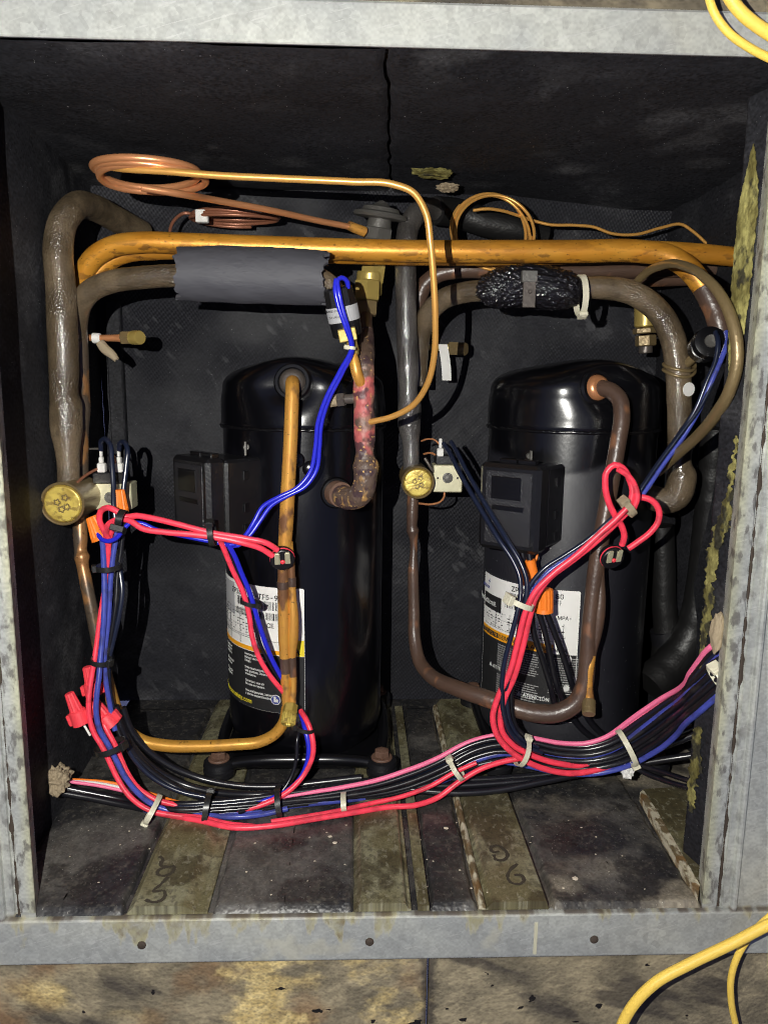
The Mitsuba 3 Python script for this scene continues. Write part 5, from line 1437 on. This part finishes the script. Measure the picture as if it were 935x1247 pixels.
FH = thing('floor_harness', 'thick bundle of black, blue, pink and red wires lying across the compartment floor', 'wiring harness')
main = [(.0562,.1838,.0125),(.1063,.1681,.0125),(.1516,.1711,.0125),(.2021,.1777,.0125),(.2532,.1883,.0125),(.3162,.199,.0125),(.3699,.208,.0161),(.4136,.215,.0258),(.4522,.222,.0393),(.4852,.226,.0558),(.5179,.226,.065),(.5557,.222,.0633),(.5985,.216,.0567),(.6352,.21,.0573),(.6693,.2,.0716),(.6974,.18,.1055),(.7139,.15,.1462),(.7098,.082,.2066),(.7166,.056,.2386),(.7236,.047,.2543),(.7305,.043,.2651)]
bundle(FH, main, [
    ('pink_wire', 'm_pink', 5.5, (0, 2, 9, 15, 14, 17, 19, 17, 14), 6),
    ('pink_wire', 'm_pink', 5.0, (0, 1, 7, 12, 11, 14, 16, 14, 12), 10),
    ('black_wire', 'm_black_wire', 6.2, (2, 2, 6, 10, 12, 12, 11, 8, 5), 2),
    ('black_wire', 'm_black_print', 6.2, (6, 5, 4, 6, 7, 7, 5, 3, 1), 0),
    ('navy_wire', 'm_navy', 6.4, (-2, -1, 1, 2, 3, 10, 12, 10, 9), 5),
    ('black_wire', 'm_black_wire', 6.4, (3, 2, 2, -2, -1, 1, -1, -3, -3), 0),
    ('blue_wire', 'm_blue_print', 6.4, (-4, -3, -3, -6, -5, 4, 7, 6, 6), 1),
    ('black_wire', 'm_black_wire', 6.4, (1, 0, -1, -4, -10, -7, -8, -9, -7), 1),
    ('black_wire', 'm_black_print', 6.0, (4, 3, 5, 3, 2, -4, -4, -6, -10), 6),
    ('blue_wire', 'm_blue_print', 6.0, (-6, -5, -5, -9, -12, -13, -14, -12, -9), 3),
    ('black_wire', 'm_black_wire', 6.2, (8, 9, 10, 8, 9, 12, 14, 13, 10), 9),
    ('black_wire', 'm_black_wire', 6.2, (-1, 0, 0, -7, -7, -10, -11, -10, -11), 7),
    ('black_wire', 'm_black_print', 6.2, (2, 3, 4, 1, 1, 3, 3, 2, 2), 10),
    ('black_wire', 'm_navy', 6.0, (6, 6, 8, 7, 5, 5, 2, 0, -1), 8),
], seed=4)
wire(FH, 'red_wire', [(.0798,.1722,.0125),(.1398,.1532,.0125),(.1824,.1384,.0125),(.2268,.1412,.0125),(.2761,.1545,.0125),(.327,.1683,.0125),(.3742,.1807,.0125),(.4061,.184,.0125),(.4355,.193,.0173),(.4637,.2,.035),(.493,.205,.0506),(.5256,.208,.0603),(.5579,.208,.0659)], 7.2, 'm_red')
wire(FH, 'red_wire', [(.2259,.15,.0125),(.296,.1688,.0125),(.3481,.1887,.0125),(.3909,.197,.0176),(.4289,.205,.0278),(.4615,.21,.0446),(.4885,.212,.0561)], 6.2, 'm_red')
# heavy black cables along the floor
for s in (0, 1, 2):
    pass
wire(FH, 'black_cable', [(-.0533,.195,.0375),(-.0206,.2,.0264),(.0298,.2034,.0125),(.076,.1873,.0125),(.1188,.1809,.0125)], 9, 'm_black_wire')
wire(FH, 'black_cable', [(-.0517,.19,.0325),(-.0077,.192,.0219),(.0448,.1878,.0125),(.0952,.172,.0125),(.1318,.1677,.0125)], 9, 'm_black_wire')
wire(FH, 'pink_wire', [(-.0383,.205,.0374),(-.0022,.208,.0297),(.0393,.208,.019),(.0845,.1948,.0125),(.1192,.179,.0125),(.1619,.1709,.0125)], 4.6, 'm_pink')
wire(FH, 'orange_wire', [(-.036,.21,.0369),(.0065,.214,.0309),(.0433,.213,.0219),(.0879,.2025,.0125),(.1284,.1845,.0125)], 4.6, 'm_orange')
wire(FH, 'white_wire', [(-.0428,.206,.0381),(-.0027,.21,.032),(.0285,.21,.0249),(.0712,.206,.0129),(.1016,.1888,.0125)], 3.5, 'm_white_wire')
wire(FH, 'black_cable', [(.0255,.212,.1284),(.0338,.214,.097),(.0478,.216,.0698),(.0689,.22,.0444),(.1014,.224,.0221),(.1428,.2196,.0125),(.1976,.2127,.0125),(.2509,.218,.0125),(.3048,.226,.0157),(.3542,.232,.0203),(.4042,.236,.0224),(.4709,.235,.0188),(.5379,.235,.0207),(.6046,.234,.0292),(.6703,.232,.0489),(.7309,.22,.0784),(.7694,.2,.1112)], 10.5, 'm_black_wire')
wire(FH, 'black_cable', [(.0241,.208,.1391),(.0306,.209,.1074),(.0415,.21,.0786),(.0607,.212,.0511),(.0909,.214,.0255),(.1347,.2057,.0125),(.1893,.1951,.0125),(.2416,.2001,.0125),(.2944,.2133,.0125),(.3377,.222,.013),(.4035,.224,.016),(.4697,.225,.0161),(.5362,.226,.0198),(.6027,.226,.0264),(.6573,.225,.042),(.7186,.215,.0693),(.7732,.195,.1045)], 10.5, 'm_black_wire')
wire(FH, 'black_cable', [(.0301,.218,.1324),(.0396,.22,.0997),(.0563,.224,.0725),(.0831,.228,.047),(.1193,.232,.0269),(.1736,.23,.0157),(.2281,.23,.0141),(.2827,.232,.0185),(.3377,.236,.0229)], 9.5, 'm_black_wire')
wire(FH, 'black_cable', [(.4028,.215,.0165),(.4678,.21,.0141),(.5226,.212,.0172),(.578,.216,.0262),(.6229,.22,.0331),(.6676,.222,.0388),(.7092,.216,.0512),(.7589,.205,.0661),(.7843,.195,.0758)], 9.5, 'm_black_wire')
tie(FH, (.0703,.165,.0081), (.0856,.165,.0358), .022, .0064, 'm_tie_white', -1)
tie(FH, (.1426,.158,.0028), (.1465,.185,.0314), .024, .0069, 'm_tie_black', 1)
tie(FH, (.2384,.165,.0007), (.2328,.195,.034), .026, .0069, 'm_tie_black', 0)
tie(FH, (.3164,.185,.0047), (.3142,.19,.0259), .018, .0069, 'm_tie_white', 0)
tie(FH, (.47,.2,.0396), (.4534,.21,.0632), .020, .0064, 'm_tie_white', 1)
tie(FH, (.5403,.2,.0587), (.5529,.21,.0926), .022, .0064, 'm_tie_white', 1)
tie(FH, (.6671,.185,.11), (.6889,.19,.0664), .022, .0069, 'm_tie_white', 1)
tie(FH, (.7087,.042,.2554), (.7213,.042,.2332), .014, .0084, 'm_tie_white', -1)
PC = thing('wet_cable', 'pair of wet black cables leaving the floor bundle for the right jamb', 'cable')
part(PC, 'cable', tube([(.687,.2,.0657),(.6988,.19,.0629),(.7156,.165,.0673),(.7268,.12,.0812),(.7299,.075,.0992),(.7257,.03,.1201)], .0068 / 2, 12), 'm_black_print')
part(PC, 'cable', tube([(.6867,.198,.061),(.6996,.185,.0565),(.7131,.155,.0617),(.7221,.115,.0755),(.7241,.07,.0971),(.7236,.025,.1172)], .0068 / 2, 12), 'm_black_print')
wp = thing('tape_wad', 'crumpled whitish tape wad where the wet cables meet the right jamb', 'tape')
add(wp, lump((.7251,.07,.1072), (.006, .006, .016), 21, 3, .7, 4), 'm_white', 30)
wp = thing('tape_wad', 'small whitish tape wad under the pale cable tie by the wet cables', 'tape')
add(wp, lump((.6859,.2,.0507), (.008, .008, .010), 25, 3, .6, 3), 'm_white', 30)
pu = thing('putty_lump', 'grey lump of sealing putty where cables enter the left wall', 'putty')
add(pu, cat([lump((-.0445,.18,.0538), (.014, .014, .016), 31, 4, .6, 2.5), lump((-.0442,.2,.0483), (.010, .014, .012), 33, 4, .6, 2.5)]), 'm_tan', True)

RH = thing('right_harness', 'red and blue wire bundle sweeping from the right solenoid down to the floor bundle', 'wiring harness')
wire(RH, 'blue_wire', [(.7536,.2,.612),(.7529,.19,.6011),(.7512,.187,.5821),(.7419,.187,.5524),(.7322,.19,.5194),(.7155,.192,.4898),(.6913,.19,.4541),(.6718,.186,.4255),(.6569,.183,.4069),(.6352,.183,.3866),(.6101,.185,.3617),(.5847,.188,.3424),(.5597,.19,.3243),(.5429,.192,.2997),(.5361,.193,.2719),(.5305,.195,.2197),(.5228,.2,.174),(.5167,.205,.1384),(.5203,.207,.1091),(.5363,.207,.0862)], 5.8, 'm_navy')
wire(RH, 'blue_wire', [(.7665,.2,.6122),(.7653,.192,.6042),(.7588,.187,.585),(.7476,.185,.5563),(.737,.188,.5225),(.7216,.19,.49),(.6975,.188,.4544),(.6772,.184,.4239),(.6596,.181,.4012),(.6388,.181,.3819),(.6128,.183,.357),(.5864,.186,.3378),(.5625,.188,.3185),(.5468,.19,.2939),(.5403,.192,.2658)], 6.2, 'm_blue_print')
wire(RH, 'black_wire', [(.7484,.184,.5525),(.7335,.184,.5197),(.718,.185,.4962),(.6917,.184,.4578),(.6714,.18,.4274),(.6622,.179,.4116)], 4.6, 'm_navy')
wire(RH, 'red_wire', [(.6548,.19,.3546),(.6557,.186,.3657),(.6504,.182,.3798),(.6401,.178,.3936),(.63,.175,.411),(.6242,.173,.4301),(.6248,.172,.4479),(.6327,.171,.4559),(.6424,.17,.4522),(.6504,.168,.4398),(.6551,.167,.4233),(.6525,.168,.4093),(.6404,.17,.3931),(.6208,.173,.3724),(.5966,.177,.3461),(.5695,.18,.3217),(.5488,.182,.2983),(.5383,.184,.2715),(.5313,.187,.2334),(.5224,.19,.1891),(.5094,.192,.1553),(.504,.192,.1309),(.5093,.193,.1069),(.5254,.195,.0843),(.5501,.197,.066),(.5816,.2,.0515),(.6121,.203,.0449),(.6455,.206,.0477),(.6828,.206,.0626),(.7172,.19,.105)], 7.8, 'm_red')
wire(RH, 'red_wire', [(.6632,.19,.3505),(.6743,.186,.3607),(.6862,.182,.3728),(.6939,.179,.3886),(.6914,.178,.4039),(.6827,.178,.4128),(.6743,.18,.4155),(.667,.182,.4151),(.6595,.181,.4032),(.6424,.18,.3842),(.6178,.18,.3597),(.5908,.183,.3354),(.5651,.185,.3131),(.5504,.187,.2885),(.5449,.189,.2626),(.5379,.191,.2212),(.5297,.194,.182),(.519,.197,.1509),(.5149,.199,.1276),(.5192,.2,.1046),(.5343,.202,.0853),(.557,.205,.0709),(.5965,.208,.0563),(.6368,.214,.0505),(.675,.215,.0614),(.7108,.2,.0978)], 7.8, 'm_red')
wire(RH, 'red_wire', [(.6353,.166,.4516),(.6454,.166,.4459),(.6557,.165,.4334),(.6606,.165,.4187),(.6575,.167,.4036)], 7.4, 'm_red')
wire(RH, 'black_wire', [(.4475,.325,.4661),(.4527,.31,.4575),(.4612,.285,.4382),(.4758,.26,.4103),(.4919,.235,.3824),(.5076,.212,.3555),(.5227,.2,.3331),(.5301,.193,.3161),(.532,.188,.2945),(.5281,.184,.2715),(.5204,.184,.2345),(.5148,.186,.2037),(.5139,.19,.1672),(.518,.194,.1344),(.5272,.198,.1078),(.5438,.202,.0875),(.5734,.206,.0726)], 6.2, 'm_navy')
wire(RH, 'black_wire', [(.4582,.33,.468),(.4641,.312,.4563),(.4744,.285,.4329),(.4885,.258,.4063),(.5041,.232,.3788),(.5194,.208,.3522),(.5322,.196,.33),(.5389,.19,.3107),(.5391,.187,.2906),(.5352,.187,.2632),(.5283,.19,.2216),(.5224,.194,.182),(.5225,.198,.146),(.5298,.202,.1149),(.5445,.206,.0923),(.5687,.21,.0775)], 6.2, 'm_navy')
wire(RH, 'black_wire', [(.542,.2,.2665),(.538,.203,.2277),(.5321,.206,.1826),(.5301,.209,.1422),(.5384,.211,.1071),(.5582,.213,.0853)], 7, 'm_black_print')
tie(RH, (.6433,.165,.4137), (.6572,.165,.397), .012, .0077, 'm_tan', -1)
tie(RH, (.5164,.18,.2895), (.5453,.18,.278), .013, .0068, 'm_tie_white', -1, hs=1.3)
PW = thing('power_cable', 'three black cables hanging from the large orange wire nut over the right label', 'cable')
part(PW, 'cable', tube([(.5616,.217,.2645),(.5728,.222,.2343),(.5842,.23,.1956),(.5971,.238,.1523),(.6144,.246,.1172),(.6392,.255,.0819),(.6679,.262,.0576)], .0082 / 2, 12), 'm_black_wire')
part(PW, 'cable', tube([(.5704,.214,.2654),(.5835,.218,.2356),(.6004,.226,.197),(.6169,.234,.1539),(.634,.244,.118),(.6597,.255,.0818),(.6928,.26,.0548)], .0082 / 2, 12), 'm_black_wire')
part(PW, 'cable', tube([(.5537,.219,.2638),(.5599,.226,.2307),(.5757,.234,.1884),(.5908,.242,.1448),(.6023,.249,.1064)], .0082 / 2, 12), 'm_black_wire')
bl = thing('box_leads', 'short black leads coming out under the right terminal box', 'wiring harness')
part(bl, 'lead', tube([(.5407,.236,.3536),(.5421,.234,.3358),(.5459,.232,.3124)], .0083 / 2, 12), 'm_black_wire')
part(bl, 'lead', tube([(.5489,.23,.3549),(.5491,.228,.3393),(.5515,.226,.3226)], .0083 / 2, 12), 'm_black_wire')
part(bl, 'lead', tube([(.5633,.24,.3431),(.5624,.238,.3306),(.5583,.236,.3158),(.5569,.236,.2994)], .0031 / 2, 9), 'm_orange')

# loose bits lying about
de = struct('debris', 'stuff', 'small pale scraps and flakes lying on the compartment floor')
r = np.random.default_rng(12)
ms = []
for p in list([(.0062,.1424,.0075),(.0655,.1213,.0075),(.0892,.1047,.0075),(.2909,.141,.0075),(.2952,.1341,.0075),(.2995,.1255,.0075),(.2082,.0601,.0075),(.3181,.0713,.0075),(.4083,.031,.0075),(.4479,.0586,.0075),(.5359,.1198,.0075),(.5742,.0418,.0075),(.6567,.1349,.0075),(.2399,.0208,.0075),(.1481,.0428,.0075),(.0499,.0447,.0075)]) + [(r.uniform(0, .68), r.uniform(.01, .16), .0075) for _ in range(46)]:
    m = trimesh.creation.icosphere(1)
    sz = r.uniform(.0004, .0015) if r.random() < .88 else .0030
    m.vertices = np.asarray(p) + m.vertices * [sz, sz * r.uniform(.4, 1), sz * .35] * r.uniform(.6, 1.3, (len(m.vertices), 1))
    ms.append(m)
add('debris', cat(ms), 'm_scrap', False)
sc = thing('foam_scrap', 'whitish foam scrap behind the thin dark copper coil', 'scrap')
add(sc, lump((.1577,.53,.7971), (.022, .012, .012), 41, 4, .6, 2.5), 'm_white', True)
